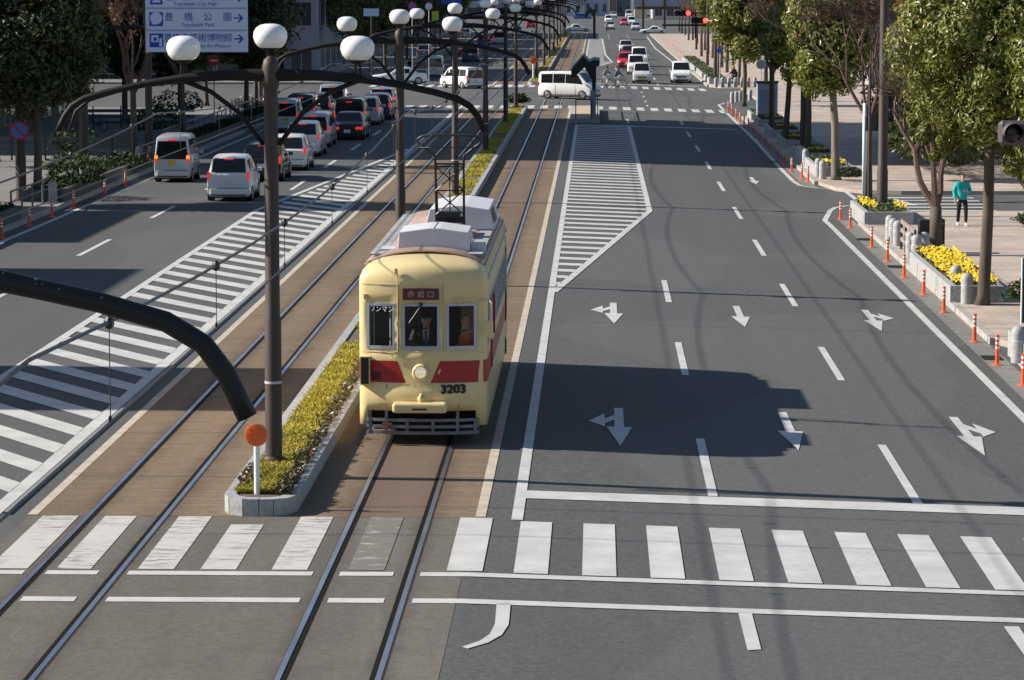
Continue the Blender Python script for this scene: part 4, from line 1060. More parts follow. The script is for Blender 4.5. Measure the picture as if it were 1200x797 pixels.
# ================================================================ cars
CGL = mat('car_glass', (.012, .014, .018), .06, spec=.6)
TAIL = mat('tail_lamp', (.35, .012, .01), .25, emit=(1, .03, .02), estr=.04)
BRAKE = mat('brake_lamp', (.6, .03, .02), .3, emit=(1, .05, .03), estr=.30)
AMB = mat('amber_lamp', (.8, .25, .03), .3, emit=(1, .3, .03), estr=.8)
HEADL = mat('head_lamp', (.75, .77, .8), .1, .4)
PLW = mat('plate_white', (.75, .75, .73), .5); PLY = mat('plate_yellow', (.75, .5, .02), .5)
TRIMB = mat('black_trim', (.02, .02, .022), .6); RIM = mat('alloy_rim', (.5, .5, .52), .3, .7)
PROF = {  # t, belt, roof, roof half width, half width, (fractions)
 'van': [(0, .52, .92, .80, .95), (.02, .53, .985, .84, .99), (.30, .53, 1, .86, 1), (.64, .53, 1, .85, 1), (.72, .53, .965, .83, 1), (.88, .50, .585, .80, 1), (.93, .49, .55, .78, .985), (.985, .42, .46, .74, .95), (1, .34, .37, .68, .88)],
 'wagon': [(0, .54, .575, .82, .94), (.018, .56, .615, .82, .97), (.085, .58, .955, .77, 1), (.25, .58, 1, .77, 1), (.50, .58, .995, .77, 1), (.56, .575, .97, .76, 1), (.73, .56, .625, .78, 1), (.95, .47, .53, .76, .95), (1, .36, .40, .68, .88)],
 'sedan': [(0, .50, .56, .78, .90), (.03, .56, .63, .80, .95), (.17, .60, .66, .80, .99), (.30, .60, .965, .72, 1), (.42, .60, 1, .72, 1), (.52, .60, .99, .72, 1), (.70, .575, .635, .78, 1), (.95, .47, .53, .76, .95), (1, .36, .40, .68, .88)],
}
GLZ = {'van': dict(rear='cap', a=1, b=4, ws=(4, 5), fq=5), 'wagon': dict(rear=(1, 2), a=2, b=5, ws=(5, 6), fq=6), 'sedan': dict(rear=(2, 3), a=3, b=5, ws=(5, 6), fq=6)}
def car(loc, rz, label, kind, L, Wd, H, col, brake=True, plate=PLW, group='vehicles', name='car', priv=False, amber=False, metal=.0, detail=True):
    t = thing(name, label, name if name != 'car' else 'car', loc, rz, group)
    paint = mat('car_paint_%.2f_%.2f_%.2f' % col, col, .28, metal, coat=.6)
    hw = Wd / 2; gc = .19
    st = [(L * (f - .5), be * H, ro * H, wr * hw, wm * hw) for f, be, ro, wr, wm in PROF[kind]]
    def half(s, i):
        y, be, ro, wr, wm = s; hood = (ro - be) < .16 * H
        nose = i >= len(st) - 1 or i == 0
        zb = gc + (.10 if nose else 0)
        if hood: u = [(0, zb), (wm * .86, zb), (wm * .985, zb + .10), (wm, be - .16), (wm * .985, be - .02), (wm * .90, ro - .015), (wm * .72, ro), (0, ro + .015)]
        else: u = [(0, zb), (wm * .90, zb), (wm * .985, zb + .10), (wm, be - .16), (wm * .97, be), (wr, ro - .07), (wr * .84, ro), (0, ro + .02)]
        return u
    b = MB(); n = 0
    rings = []
    for i, s in enumerate(st):
        h = half(s, i); rg = [(x, s[0], z) for x, z in h] + [(-x, s[0], z) for x, z in h[-2:0:-1]]
        rings.append(rg); b.v += rg; n = len(rg)
    for i in range(len(st) - 1):
        for k in range(n): b.f.append((i * n + k, i * n + (k + 1) % n, (i + 1) * n + (k + 1) % n, (i + 1) * n + k))
    b.f.append(tuple(range(n - 1, -1, -1))); b.f.append(tuple((len(st) - 1) * n + k for k in range(n)))
    body = b.build('body', paint, t, auto=38)
    gz_ = GLZ[kind]; HP = [half(s, i) for i, s in enumerate(st)]
    e = .012
    yr = st[0][0]
    # rear window
    b = MB()
    if gz_['rear'] == 'cap':
        s = st[0]; wb, wt = s[4] * .91, s[3] * .95; zb_, zt = s[1] - .05, s[2] - .085
        b.poly([(-wb, yr - e, zb_), (wb, yr - e, zb_), (wt, yr - e, zt), (-wt, yr - e, zt)])
    else:
        i, k = gz_['rear']; p, q = st[i], st[k]; nrm = Vector((0, -(q[2] - p[2]), q[0] - p[0])).normalized() * e * 1.5
        xa, xb_ = HP[i][6][0] * 1.12, HP[k][6][0] * 1.10
        P = lambda s, x, f: (x, p[0] + (q[0] - p[0]) * f + nrm.y, p[2] + (q[2] - p[2]) * f + nrm.z + .012)
        b.poly([P(0, -xa, .03), P(0, xa, .03), P(0, xb_, .90), P(0, -xb_, .90)])
    b.build('rear_window', CGL, t)
    # windscreen
    i, k = gz_['ws']; p, q = st[i], st[k]; nrm = Vector((0, (p[2] - q[2]), q[0] - p[0])).normalized() * e * 1.5
    xa, xb_ = HP[i][6][0] * 1.02, HP[k][6][0] * 1.12
    P = lambda x, f: (x, p[0] + (q[0] - p[0]) * f + nrm.y, p[2] + (q[2] - p[2]) * f + nrm.z + .012)
    b = MB(); b.poly([P(-xa, .08), P(0, .07), P(xa, .08), P(xb_, .93), P(0, .93), P(-xb_, .93)]); b.build('windscreen', CGL, t)
    # side windows
    for sg in (-1, 1):
        def W_(y, f):
            for (i, a), (k, c) in zip(enumerate(st), list(enumerate(st))[1:]):
                if a[0] <= y <= c[0] + 1e-6:
                    u = (y - a[0]) / (c[0] - a[0]); A = Vector((0, *HP[i][4])), Vector((0, *HP[i][5])); B = Vector((0, *HP[k][4])), Vector((0, *HP[k][5]))
                    lo, hi = A[0].lerp(B[0], u), A[1].lerp(B[1], u); m_ = lo.lerp(hi, f)
                    return (sg * (m_.y + e), y, m_.z + .003)
        ya, yb = st[gz_['a']][0] + .10, st[gz_['b']][0]; yf = st[gz_['fq']][0]
        n_ = 3 if L > 3.6 and kind != 'sedan' else 2
        edges = [ya + (yb - ya) * q / n_ for q in range(n_ + 1)]
        for q in range(n_):
            y0, y1 = edges[q] + .03, edges[q + 1] - .03
            b = MB()
            if q == n_ - 1:
                yl = yb + (yf - yb) * .62
                b.poly([W_(y0, .12), W_(yl, .10 if kind != 'van' else .2), W_(yb, .86), W_(y0, .88)])
            else: b.poly([W_(y0, .12), W_(y1, .12), W_(y1, .88), W_(y0, .88)])
            b.build('side_window', CGL, t)
        b = MB(); ym = st[gz_['ws'][1]][0] - .18 * (1 if kind == 'van' else 1.2); b.box(min(sg * (hw - .02), sg * (hw + .16)), max(sg * (hw - .02), sg * (hw + .16)), ym, ym + .1, st[4][1] + .02, st[4][1] + .16)
        o = b.build('wing_mirror', paint, t); bv = o.modifiers.new('e', 'BEVEL'); bv.width = .03; bv.segments = 2
        # lamps
        s0 = st[0]; x0 = s0[4]
        b = MB()
        if kind == 'van': b.box(min(sg * (x0 - .10), sg * (x0 + .01)), max(sg * (x0 - .10), sg * (x0 + .01)), yr - .03, yr + .14, s0[1] - .20, s0[1] + .14)
        elif kind == 'wagon': b.box(min(sg * (x0 - .085), sg * (x0 + .012)), max(sg * (x0 - .085), sg * (x0 + .012)), yr - .02, yr + .13, s0[1] - .12, s0[1] + .18)
        else: b.box(min(sg * (x0 - .36), sg * (x0 + .015)), max(sg * (x0 - .36), sg * (x0 + .015)), yr - .02, yr + .12, s0[1] - .16, s0[1] + .0)
        tl = b.build('tail_light', BRAKE if brake else TAIL, t); bv = tl.modifiers.new('e', 'BEVEL'); bv.width = .025; bv.segments = 2
        if amber: b = MB(); b.box(min(sg * (x0 - .13), sg * x0), max(sg * (x0 - .13), sg * x0), yr - .036, yr - .02, s0[1] - .04, s0[1] + .1); b.build('indicator', AMB, tl)
        s1, s2 = st[-1], st[-2]
        b = MB(); za = s2[2] - .06; b.poly([(sg * (s2[4] * .99), s2[0] + .02, za - .20), (sg * (s2[4] * .99), s2[0] - .06, za), (sg * s2[4] * .62, s2[0] + (s1[0] - s2[0]) * .55, za - .01), (sg * s2[4] * .58, s1[0] + .02, za - .17), (sg * s1[4] * .96, s1[0] + .02, za - .2)])
        o = b.build('headlight', HEADL, t); o.modifiers.new('s', 'SOLIDIFY').thickness = .03
        for f in (.17, .81):
            r = .075 * L if L > 4 else .285; r = min(.32, r); y = L * (f - .5)
            b = MB(); X = sg * (hw - .10); b.lathe([(r * .62, -.115 * sg), (r * .93, -.115 * sg), (r, -.06 * sg), (r, .08 * sg), (r * .94, .112 * sg), (r * .62, .105 * sg)], 20, (X, y, r), 'x'); wl = b.build('wheel', TYRE, t, auto=40)
            b = MB(); b.lathe([(.02, .112 * sg), (.05, .116 * sg), (r * .3, .100 * sg), (r * .56, .113 * sg), (r * .62, .1 * sg)], 16, (X, y, r), 'x'); b.build('rim', RIM, wl)
    b = MB(); b.box(-hw * .86, hw * .86, yr - .05, yr + .2, gc + .06, gc + .30); o = b.build('rear_bumper', paint, t); bv = o.modifiers.new('e', 'BEVEL'); bv.width = .05; bv.segments = 2
    b = MB(); b.box(-hw * .8, hw * .8, yr + .1, -yr - .15, gc - .06, gc + .05); b.build('underbody', TRIMB, t)
    zpl = st[0][1] - .20 if kind != 'sedan' else gc + .28
    b = MB(); b.box(-.165, .165, yr - .062, yr - .02, zpl - .085, zpl + .085) if kind == 'sedan' else b.box(-.165, .165, yr - .02, yr, zpl - .085, zpl + .085); b.build('rear_plate', plate, t)
    b = MB(); b.box(-.165, .165, -yr + .012, -yr + .03, gc + .14, gc + .30); b.build('front_plate', plate, t)
    b = MB(); b.box(-hw * .87, hw * .87, yr - .056, yr - .03, gc + .30, gc + .315); b.box(-hw * .80, hw * .80, yr - .054, yr + .02, gc + .035, gc + .075)
    for sg in (-1, 1):
        for q_ in (.02, .36) if kind != 'van' else (-.06, .30): b.box(sg * (hw + .001) - .004, sg * (hw + .001) + .004, L * (q_ - .12), L * (q_ - .12) + .014, gc + .16, st[3][1] - .05)
        b.box(sg * hw - .012, sg * hw + .012, L * -.30, L * .30, gc + .05, gc + .13)
    b.build('trim', TRIMB, t)
    s1 = st[-1]; b = MB(); b.box(-s1[4] * .55, s1[4] * .55, s1[0] - .02, s1[0] + .012, s1[1] - .13, s1[1] - .03); b.build('front_grille', TRIMB, t)
    b = MB(); b.box(-s1[4] * .75, s1[4] * .75, s1[0] - .02, s1[0] + .010, gc + .02, gc + .12); b.build('front_intake', TRIMB, t)
    if brake:
        b = MB(); zt = (st[0][2] - .05) if kind == 'van' else (st[2][2] - .06 if kind == 'wagon' else st[2][2] + .04)
        yy = yr - .03 if kind == 'van' else (st[2][0] - .06 if kind == 'wagon' else st[2][0] + .06)
        b.box(-.16, .16, yy, yy + .05, zt - .03, zt + .03); b.build('high_brake_light', BRAKE, t)
    return t
KEI = (3.39, 1.475)
QL = 'vehicles queuing in the left carriageway'; QR = 'oncoming vehicles waiting at the far crossing'; FA = 'distant vehicles down the road'
def qx(px, y): p = gp(px, y); return p
def rearcar(px, py, label, kind, L, Wd, H, col, **k):       # px,py: picture position of the middle of the rear bumper on the ground
    p = gp(px, py); return car((p.x, p.y + L / 2, 0), k.pop('rz', 0), label, kind, L, Wd, H, col, group=k.pop('group', QL), **k)
WH = (.86, .86, .85); SI = (.56, .58, .61); BK = (.015, .015, .017); DK = (.04, .042, .05); NV = (.03, .045, .10); PB = (.45, .52, .58)
rearcar(202, 214, 'silver boxy van with yellow plate, last in the left kerb lane', 'van', 3.39, 1.48, 1.90, SI, plate=PLY, amber=True, name='van')
rearcar(268, 236.5, 'white tall hatchback last in the middle lane, near the slanted hatching', 'wagon', 3.6, 1.62, 1.68, WH)
rearcar(306, 213, 'black estate car half hidden behind the nearest lamp pole', 'wagon', 4.3, 1.70, 1.55, BK)
rearcar(337, 200.5, 'small white hatchback just right of the nearest lamp pole', 'wagon', 3.8, 1.66, 1.52, WH)
rearcar(354, 184, 'white compact wagon directly ahead of the small white hatchback', 'wagon', 4.0, 1.68, 1.62, WH)
rearcar(366, 173, 'silver minivan with dark rear window third from the lamp pole', 'van', 4.5, 1.72, 1.72, SI)
rearcar(407, 164.5, 'low black sedan on the right side of the queue', 'sedan', 4.5, 1.72, 1.40, BK)
rearcar(409, 153, 'black boxy wagon ahead of the black sedan', 'van', 4.5, 1.75, 1.75, BK)
rearcar(427, 147, 'silver hatchback ahead of the black boxy wagon', 'wagon', 4.3, 1.72, 1.62, SI)
rearcar(441, 140.5, 'dark blue car near the front of the queue', 'wagon', 4.3, 1.72, 1.55, NV)
rearcar(447, 133, 'white car at the head of the middle lane', 'wagon', 4.2, 1.70, 1.60, WH)
rearcar(334, 156, 'silver van with yellow plate behind the lamp pole in kerb lane', 'van', 3.39, 1.48, 1.82, SI, plate=PLY, name='van')
rearcar(352, 147, 'black tall wagon in the kerb lane ahead of the silver van', 'van', 4.3, 1.72, 1.75, BK)
rearcar(371, 140, 'dark grey car in the kerb lane behind the pale blue one', 'wagon', 4.2, 1.70, 1.55, DK)
rearcar(389, 132.5, 'pale blue van at the front of the kerb lane', 'van', 4.0, 1.70, 1.80, PB, name='van')
p = gp(540, 104); car((p.x, p.y + 1.5, 0), .62, 'white hatchback turning in the far crossing behind the tram poles', 'van', 3.9, 1.66, 1.65, WH, group='vehicles in the far crossing')
p = gp(466, 99.5); car((p.x, p.y + 1, 0), pi / 2 + .25, 'white sedan crossing from the left behind the second lamp pole', 'sedan', 4.5, 1.72, 1.42, (.7, .74, .78), brake=False, group='vehicles in the far crossing')
rearcar(509, 91, 'silver van driving away beyond the far crossing', 'van', 3.6, 1.55, 1.88, SI, group=FA, brake=False, plate=PLY, name='van')
rearcar(551, 73, 'dark blue boxy van far along the left carriageway', 'van', 4.2, 1.70, 1.95, NV, group=FA, brake=False, name='van')
rearcar(585, 52, 'pale grey van very far along the left carriageway', 'van', 4.3, 1.70, 1.9, PB, group=FA, name='van')
rearcar(566, 53, 'blue car very far in the left lane with red lamps', 'wagon', 4.2, 1.70, 1.55, (.05, .10, .28), group=FA)
rearcar(606, 42, 'small white car almost at the second crossing on the left', 'wagon', 4.2, 1.70, 1.6, WH, group=FA)
rearcar(622, 33, 'red car at the far end of the left carriageway', 'wagon', 4.2, 1.70, 1.5, (.45, .03, .03), group=FA)
rearcar(545, 45, 'silver car parked far off beside the left kerb', 'sedan', 4.4, 1.70, 1.45, SI, group=FA, brake=False)
rearcar(497, 69, 'grey car in the left kerb lane beyond the crossing', 'wagon', 4.3, 1.70, 1.6, (.25, .27, .30), group=FA, brake=False)
# crossing minivan and oncoming queue
p = gp(668, 116); car((p.x, p.y + .6, gz(p.x)), -pi / 2 - .42, 'white minivan turning across the tracks at the far crossing', 'van', 4.2, 1.70, 1.92, (.84, .84, .84), brake=False, group='vehicles in the far crossing', name='minivan')
def oncoming(px, py, label, kind, L, Wd, H, col, **k):
    p = gp(px, py); return car((p.x, p.y + L / 2, gz(p.x)), pi + k.pop('rz', 0), label, kind, L, Wd, H, col, brake=False, group=k.pop('group', QR), **k)
oncoming(752, 98, 'silver boxy car with yellow plate first in the oncoming queue', 'van', 3.39, 1.50, 1.72, (.62, .62, .62), plate=PLY)
oncoming(745.5, 87.5, 'white boxy car second in the oncoming queue', 'van', 3.6, 1.62, 1.80, WH)
oncoming(733, 80.5, 'bright red hatchback in the oncoming inner lane', 'wagon', 3.9, 1.68, 1.55, (.62, .02, .03))
oncoming(737, 70, 'maroon car right behind the red hatchback', 'wagon', 4.3, 1.70, 1.5, (.20, .03, .07))
oncoming(733.5, 63, 'white car with dark roof behind the maroon car', 'wagon', 4.4, 1.75, 1.6, (.6, .6, .62))
oncoming(749, 78, 'white van third in the oncoming queue', 'van', 4.4, 1.70, 1.95, WH, name='van')
oncoming(798.5, 97.5, 'white minivan waiting in the kerb lane beside the cyclist', 'van', 4.3, 1.72, 1.80, WH, name='minivan')
oncoming(715, 35, 'silver car standing at the second crossing', 'sedan', 4.6, 1.75, 1.5, SI, group=FA)
oncoming(713, 27, 'white car behind the silver car at the second crossing', 'van', 4.4, 1.7, 1.8, WH, group=FA)
oncoming(719, 21, 'pale blue car far behind the second crossing', 'wagon', 4.4, 1.7, 1.6, PB, group=FA)
oncoming(745, 36, 'white and blue car in the kerb lane at the second crossing', 'wagon', 4.4, 1.72, 1.6, PB, group=FA)
oncoming(740, 30, 'white van queued second at the second crossing', 'van', 4.4, 1.72, 1.95, WH, group=FA, name='van')
oncoming(731.5, 30, 'pink car peeking out beside the white van far away', 'wagon', 3.8, 1.66, 1.5, (.6, .06, .12), group=FA)
oncoming(737, 22, 'grey bus like van at the far end of the right carriageway', 'van', 5.2, 1.9, 2.3, (.45, .47, .5), group=FA, name='van')
def sidecar(px, py, label, col, d=1, kind='sedan', L=4.6):
    p = gp(px, py); return car((p.x, p.y, gz(p.x)), d * -pi / 2, label, kind, L, 1.72, 1.42, col, brake=False, group='vehicles in the second crossing')
sidecar(677, 37.5, 'silver sedan crossing the tracks sideways in the distance', SI)
sidecar(683, 22.5, 'blue car crossing sideways behind the silver sedan', (.03, .12, .50), kind='wagon')
sidecar(765, 40, 'white car entering from the right at the second crossing', WH, -1)
# ================================================================ street furniture
# orange delineator posts
def delineator(loc, label, group, s=1.0):
    t = thing('delineator_post', label, 'delineator', loc, 0, group, s)
    b = MB(); b.lathe([(.125, 0), (.12, .02), (.06, .035), (.045, .05), (.040, .62), (.042, .655), (.03, .66)], 14); b.build('post', ORANGE, t, auto=40)
    for z in (.36, .46, .56):
        b = MB(); b.lathe([(.0445, z), (.0445, z + .045)], 14); b.build('reflective_band', REFLW, t, auto=40)
    return t
DG = 'orange posts along the right kerb'
near = [(1199, 452), (1168.5, 428), (1142, 401), (1106, 366.5), (1082.5, 345.5), (1059.5, 325.5), (1040, 306.5), (1021.5, 290), (996.5, 267), (985, 257)]
nl = ['orange post at the right edge of the picture, lowest one in view', 'orange post beside the granite end of the bottom right planter', 'orange post in front of the lowered driveway kerb',
      'orange post beside the two granite bollards at the near planter end', 'orange post in front of the yellow flowers, nearer one', 'orange post in front of the yellow flowers, farther one', 'orange post before the brown slatted fence',
      'orange post beside the three granite bollards at the fence', 'orange post on the rounded corner next to the grey planter', 'orange post at the tip of the kerb hook by the side street']
DP = delineator(gp(*near[0]), nl[0], DG)
for q, l in zip(near[1:], nl[1:]): dup(DP, gp(*q), 0, l)
farp = [(947, 213), (939.7, 209), (927.6, 202), (919, 192.5), (911, 184.5), (901.7, 176), (896, 170.5), (890.4, 165), (882.5, 157), (877, 152), (872, 149), (867, 144), (862.6, 139), (857.5, 133), (853.5, 130)]
for i, q in enumerate(farp): dup(DP, gp(*q), 0, 'orange post along the shaded planters, %s from the side street corner' % ORD(i))
row = [(806, 97), (799, 98), (872, 101), (801, 66), (797.5, 63.5), (794, 61), (791, 58.5), (788, 56), (785, 54), (782, 52), (779.5, 50), (777, 48.5)]
rl = ['orange post near the left front wheel of the white minivan', 'orange post between white minivan and cyclist', 'orange post right of the cyclist with the yellow hat']
row[0] = (881, 100); row[1] = (875, 97)
rl = ['orange post on the far corner right of the yellow hat cyclist', 'orange post behind the yellow hat cyclist on the far corner', 'orange post beside the rear wheel of the yellow hat cyclist']
for i, q in enumerate(row): dup(DP, gp(*q), 0, rl[i] if i < 3 else 'small distant orange post beyond the white minivan, %s from it' % ORD(i - 3), 'orange posts along the right kerb')
lp = [(2, 279.5), (34.5, 265), (61, 255), (86.5, 244), (123, 229.5), (147, 219)]
for i, q in enumerate(lp): dup(DP, gp(*q), 0, ['orange post at the left edge of the picture, lowest', 'orange post second from the left edge in shadow', 'orange post third from the left edge in front of the stone block', 'sunlit bright orange post beside the left kerb line', 'orange post left of the silver van in shade', 'orange post nearest the silver van on the left kerb'][i], 'orange posts along the left kerb')

# planters with yellow flowers
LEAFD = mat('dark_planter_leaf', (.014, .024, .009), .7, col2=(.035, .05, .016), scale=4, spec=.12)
LEAFG = mat('planter_leaf', (.035, .06, .02), .6, col2=(.09, .12, .03), scale=4)
def planter(x0, x1, y0, y1, h, label, flowers, dens, fl=None, z=None, mat_=GRAN, lm=None):
    z = ZS if z is None else z
    t = thing('flower_planter', label, 'planter', ((x0 + x1) / 2, (y0 + y1) / 2, z), 0, 'granite flower planters')
    hx, hy = (x1 - x0) / 2, (y1 - y0) / 2; w_ = .16
    b = MB(); y = -hy
    while y < hy - .1:
        e = min(y + 1.5, hy) - .012
        b.box(-hx, -hx + w_, y, e, -.12, h); b.box(hx - w_, hx, y, e, -.12, h); y += 1.5
    b.box(-hx + w_ + .003, hx - w_ - .003, -hy, -hy + w_, -.12, h); b.box(-hx + w_ + .003, hx - w_ - .003, hy - w_, hy, -.12, h)
    b.build('granite_edge', mat_, t)
    b = MB(); b.box(-hx + .15, hx - .15, -hy + .15, hy - .15, 0, h - .06); b.build('soil', SOIL, t)
    rnd = random.Random(int(y0 * 10)); bl = MB(); bf = MB()
    A = (x1 - x0) * (y1 - y0)
    def patch(x, y):
        if fl: return any((x - fx) ** 2 / rx ** 2 + (y - fy_) ** 2 / ry ** 2 < 1 for fx, fy_, rx, ry in fl)
        return True
    for _ in range(int(A * max(dens, 60) * 1.6)):
        x, y = rnd.uniform(-hx + .18, hx - .15), rnd.uniform(-hy + .18, hy - .18)
        leafbox(bl, rnd, x, y, h - .04 + rnd.random() * .16, rnd.uniform(.05, .09), .8)
    bl.build('leaves', lm or LEAFG, t)
    if flowers:
        for _ in range(int(A * dens)):
            x, y = rnd.uniform(-hx + .15, hx - .1), rnd.uniform(-hy + .15, hy - .15)
            if not patch(x, y): continue
            zc = h + .09 + rnd.random() * .10; r = rnd.uniform(.028, .046); tx, ty = rnd.gauss(-.2, .35), rnd.gauss(-.5, .35)
            P = []
            for k in range(5):
                a = k * 2 * pi / 5; dx, dy = r * cos(a), r * sin(a); P.append((x + dx, y + dy, zc - dx * tx - dy * ty))
            bf.poly(P)
        bf.build('flowers', YEL, t)['kind'] = 'stuff'
    return t
planter(9.0, 10.35, 79.8, 90.3, .42, 'long granite planter full of yellow flowers at the near bollards', True, 70)
planter(9.05, 10.7, 106.2, 112.3, .42, 'dark grey planter around the base of the big brown pole', True, 50, [(-.45, .3, .28, 2.4), (.62, -1.2, .28, 1.3)])
planter(9.1, 11.0, 56, 69.3, .45, 'granite planter at the right edge behind the black sign', True, 50, [(.2, 4.2, .5, 1.6)])
for i, (y0, y1, ry) in enumerate(((133.5, 141, 3), (144.5, 151, 2.4), (157, 163, 2.2), (168, 175, 1.8), (181, 187, 2), (190, 195, 2))):
    planter(9.3, 10.9, y0, y1, .42, 'shaded planter with few yellow flowers, %s from the side street corner' % ORD(i), True, 34, [(.1, -ry * .6, .5, ry * .45)])
for i, (y0, y1) in enumerate(((262, 275), (280, 296), (302, 318), (325, 345))):
    planter(9.3, 10.8, y0, y1, .42, 'distant low granite planter beyond the white minivan, %s along the kerb' % ORD(i), False, 14)
# granite bollards
def bollard(loc, label, s=1.0):
    t = thing('granite_bollard', label, 'bollard', loc, 0, 'granite bollards', s)
    b = MB(); b.lathe([(.155, 0), (.155, .62), (.145, .70), (.10, .77), (.002, .79)], 18); b.build('body', GRAN, t, auto=50)
    b = MB(); b.lathe([(.158, .45), (.162, .47), (.158, .49)], 18); b.build('groove_ring', LGREY, t, auto=50)
    return t
bl = [((1133, 356), 'near granite bollard at the end of the flower planter'), ((1120, 346), 'granite bollard touching the end of the flower planter'), ((1083, 303), 'granite bollard at the far end of the yellow flowers'),
      ((1074, 306), 'granite bollard right of the fence, front one'), ((1067, 302), 'granite bollard right of the fence, rear one'), ((1052, 288), 'granite bollard left of the fence, front one'), ((1047, 285), 'granite bollard left of the fence, middle one'), ((1043, 281), 'granite bollard left of the fence, rear one'),
      ((1193, 425), 'granite bollard at the right picture edge beside the planter'), ((944, 195), 'granite bollard at the planter corner near the side street, front one'), ((940, 192), 'granite bollard at the planter corner near the side street, middle one'), ((936, 190), 'granite bollard at the planter corner near the side street, rear one'),
      ((964, 210), 'granite bollard under the leaning tree trunk, right one'), ((959, 207), 'granite bollard under the leaning tree trunk, left one'),
      ((858, 121), 'granite bollard at the far crossing, leftmost of the near group'), ((863, 120), 'granite bollard at the far crossing, second of the near group'), ((867.5, 119.5), 'granite bollard at the far crossing, third of the near group'), ((879, 118), 'granite bollard at the far crossing behind the tree trunk')]
B0 = bollard(gp(*bl[0][0], .15), bl[0][1])
for q, l in bl[1:]: dup(B0, gp(*q, .15), 0, l)
for i in range(7): dup(B0, gp(839 + i * 7.6, 102.5 - i * .1, .15), 0, 'small bollard on the curved corner beyond the far crossing, %s from the left' % ORD(i))
# brown slatted fence by the bollards
pa, pb = gp(1056, 292, .15), gp(1072, 306, .15)
t = thing('slatted_fence', 'brown metal slatted fence beside the granite bollards', 'fence', pa)
d = pb - pa; d.z = 0
b = MB()
for k in range(4): q = d * (k / 3); b = MB(); b.cbox(q.x, q.y, .45, .07, .07, .9); b.build('fence_post', mat('fence_brown', (.09, .075, .07), .6), t)
b = MB(); u = d.normalized(); nn_ = Vector((-u.y, u.x, 0)) * .03
for z in (.32, .60, .86):
    for s_ in (0,):
        P = [(-nn_), (d - nn_), (d + nn_), nn_]; b.prism([(v.x, v.y) for v in P][::1], z - .06, z + .06)
b.build('slats', mat('fence_slat', (.30, .25, .23), .6), t)
# black cabinets
def cabinet(px0, px1, py, h, label, depth=.5):
    p, q = gp(px0, py, .15), gp(px1, py, .15); w_ = (q - p).length
    t = thing('utility_cabinet', label, 'cabinet', (p + q) / 2, 0, 'black street cabinets')
    b = MB(); b.box(-w_ / 2, w_ / 2, 0, depth, .06, h); o = b.build('body', BLACK, t); bv = o.modifiers.new('e', 'BEVEL'); bv.width = .02
    b = MB(); b.box(-w_ / 2 + .04, w_ / 2 - .04, .03, depth - .03, 0, .06); b.build('plinth', CONC, t)
    b = MB(); b.box(-w_ / 2 + .03, -.008, -.012, 0, .10, h - .04); b.box(.008, w_ / 2 - .03, -.012, 0, .10, h - .04); dr = b.build('door', mat('cabinet_door', (.018, .018, .02), .35), t)
    b = MB(); b.cbox(w_ * .3, -.02, h - .13, .03, .02, .04); b.build('handle', LGREY, dr)
    return t
cabinet(1077, 1092, 299, 1.05, 'black utility cabinet left of the forked tree trunk'); cabinet(1096, 1107, 297, 1.03, 'black utility cabinet behind the forked tree trunk')
# black signboard at right edge
p = gp(1199, 391, .15)
t = thing('signboard', 'tall black signboard with a white edge at the right picture border', 'signboard', p)
b = MB(); b.box(-.03, .75, 0, .12, .25, 1.75); b.box(.05, .12, .02, .1, 0, .25); b.box(.6, .67, .02, .1, 0, .25); b.build('board', BLACK, t)
b = MB(); b.box(-.055, -.032, -.004, .124, .2, 1.75); b.build('edge_strip', WHITE, t)
# kiosk
p, q = gp(888, 143, .15), gp(910, 143, .15)
t = thing('information_kiosk', 'grey blue upright kiosk between the shaded trees', 'kiosk', (p + q) / 2)
b = MB(); b.box(-.62, .62, 0, .7, 0, 2.3); o = b.build('body', mat('kiosk_grey', (.34, .38, .45), .5), t); o.modifiers.new('e', 'BEVEL').width = .04
b = MB(); b.box(-.5, .5, -.02, 0, .5, 1.9); b.build('panel', mat('kiosk_panel', (.20, .27, .38), .15), t)
b = MB(); b.box(-.66, .66, -.05, .75, 2.303, 2.42); b.build('roof', DARKM, t)
# round sign on post beside kiosk
def round_sign(p, zc, r, label, face, rim, kindm=None, post=True, bar=None, sym=None, zb=0, s=1.0):
    t = thing('round_sign', label, 'sign', p)
    if post:
        b = MB(); b.tube([(0, .05, zb), (0, .05, zc + r)], .035, 8); b.build('post', LGREY, t)
    b = MB(); b.lathe([(r, .01), (r, -.01)], 26, (0, 0, zc), 'y'); pl = b.build('plate', rim, t, auto=40)
    b = MB(); b.lathe([(r * .80, -.012), (r * .80, -.016)], 26, (0, 0, zc), 'y'); b.build('face', face, pl, auto=40)
    if bar:
        b = MB(); c_, s_ = cos(bar[0]), sin(bar[0]); L, h_ = r * bar[2], r * .11
        b.poly([(-L * c_ + h_ * s_, -.020, zc - L * s_ - h_ * c_), (L * c_ + h_ * s_, -.020, zc + L * s_ - h_ * c_), (L * c_ - h_ * s_, -.020, zc + L * s_ + h_ * c_), (-L * c_ - h_ * s_, -.020, zc - L * s_ + h_ * c_)])
        b.build('bar', bar[1], pl)
    return t
SRED = mat('sign_red', (.50, .02, .025), .4); SBLUE = mat('sign_blue', (.02, .10, .48), .4); SWH = mat('sign_white', (.75, .76, .78), .4); SGREY = mat('sign_grey_back', (.45, .46, .48), .5)
round_sign(gp(891, 142, .15) + Vector((0, -.3, 0)), 3.4, .30, 'round pale sign on a post above the kiosk', SGREY, SWH)

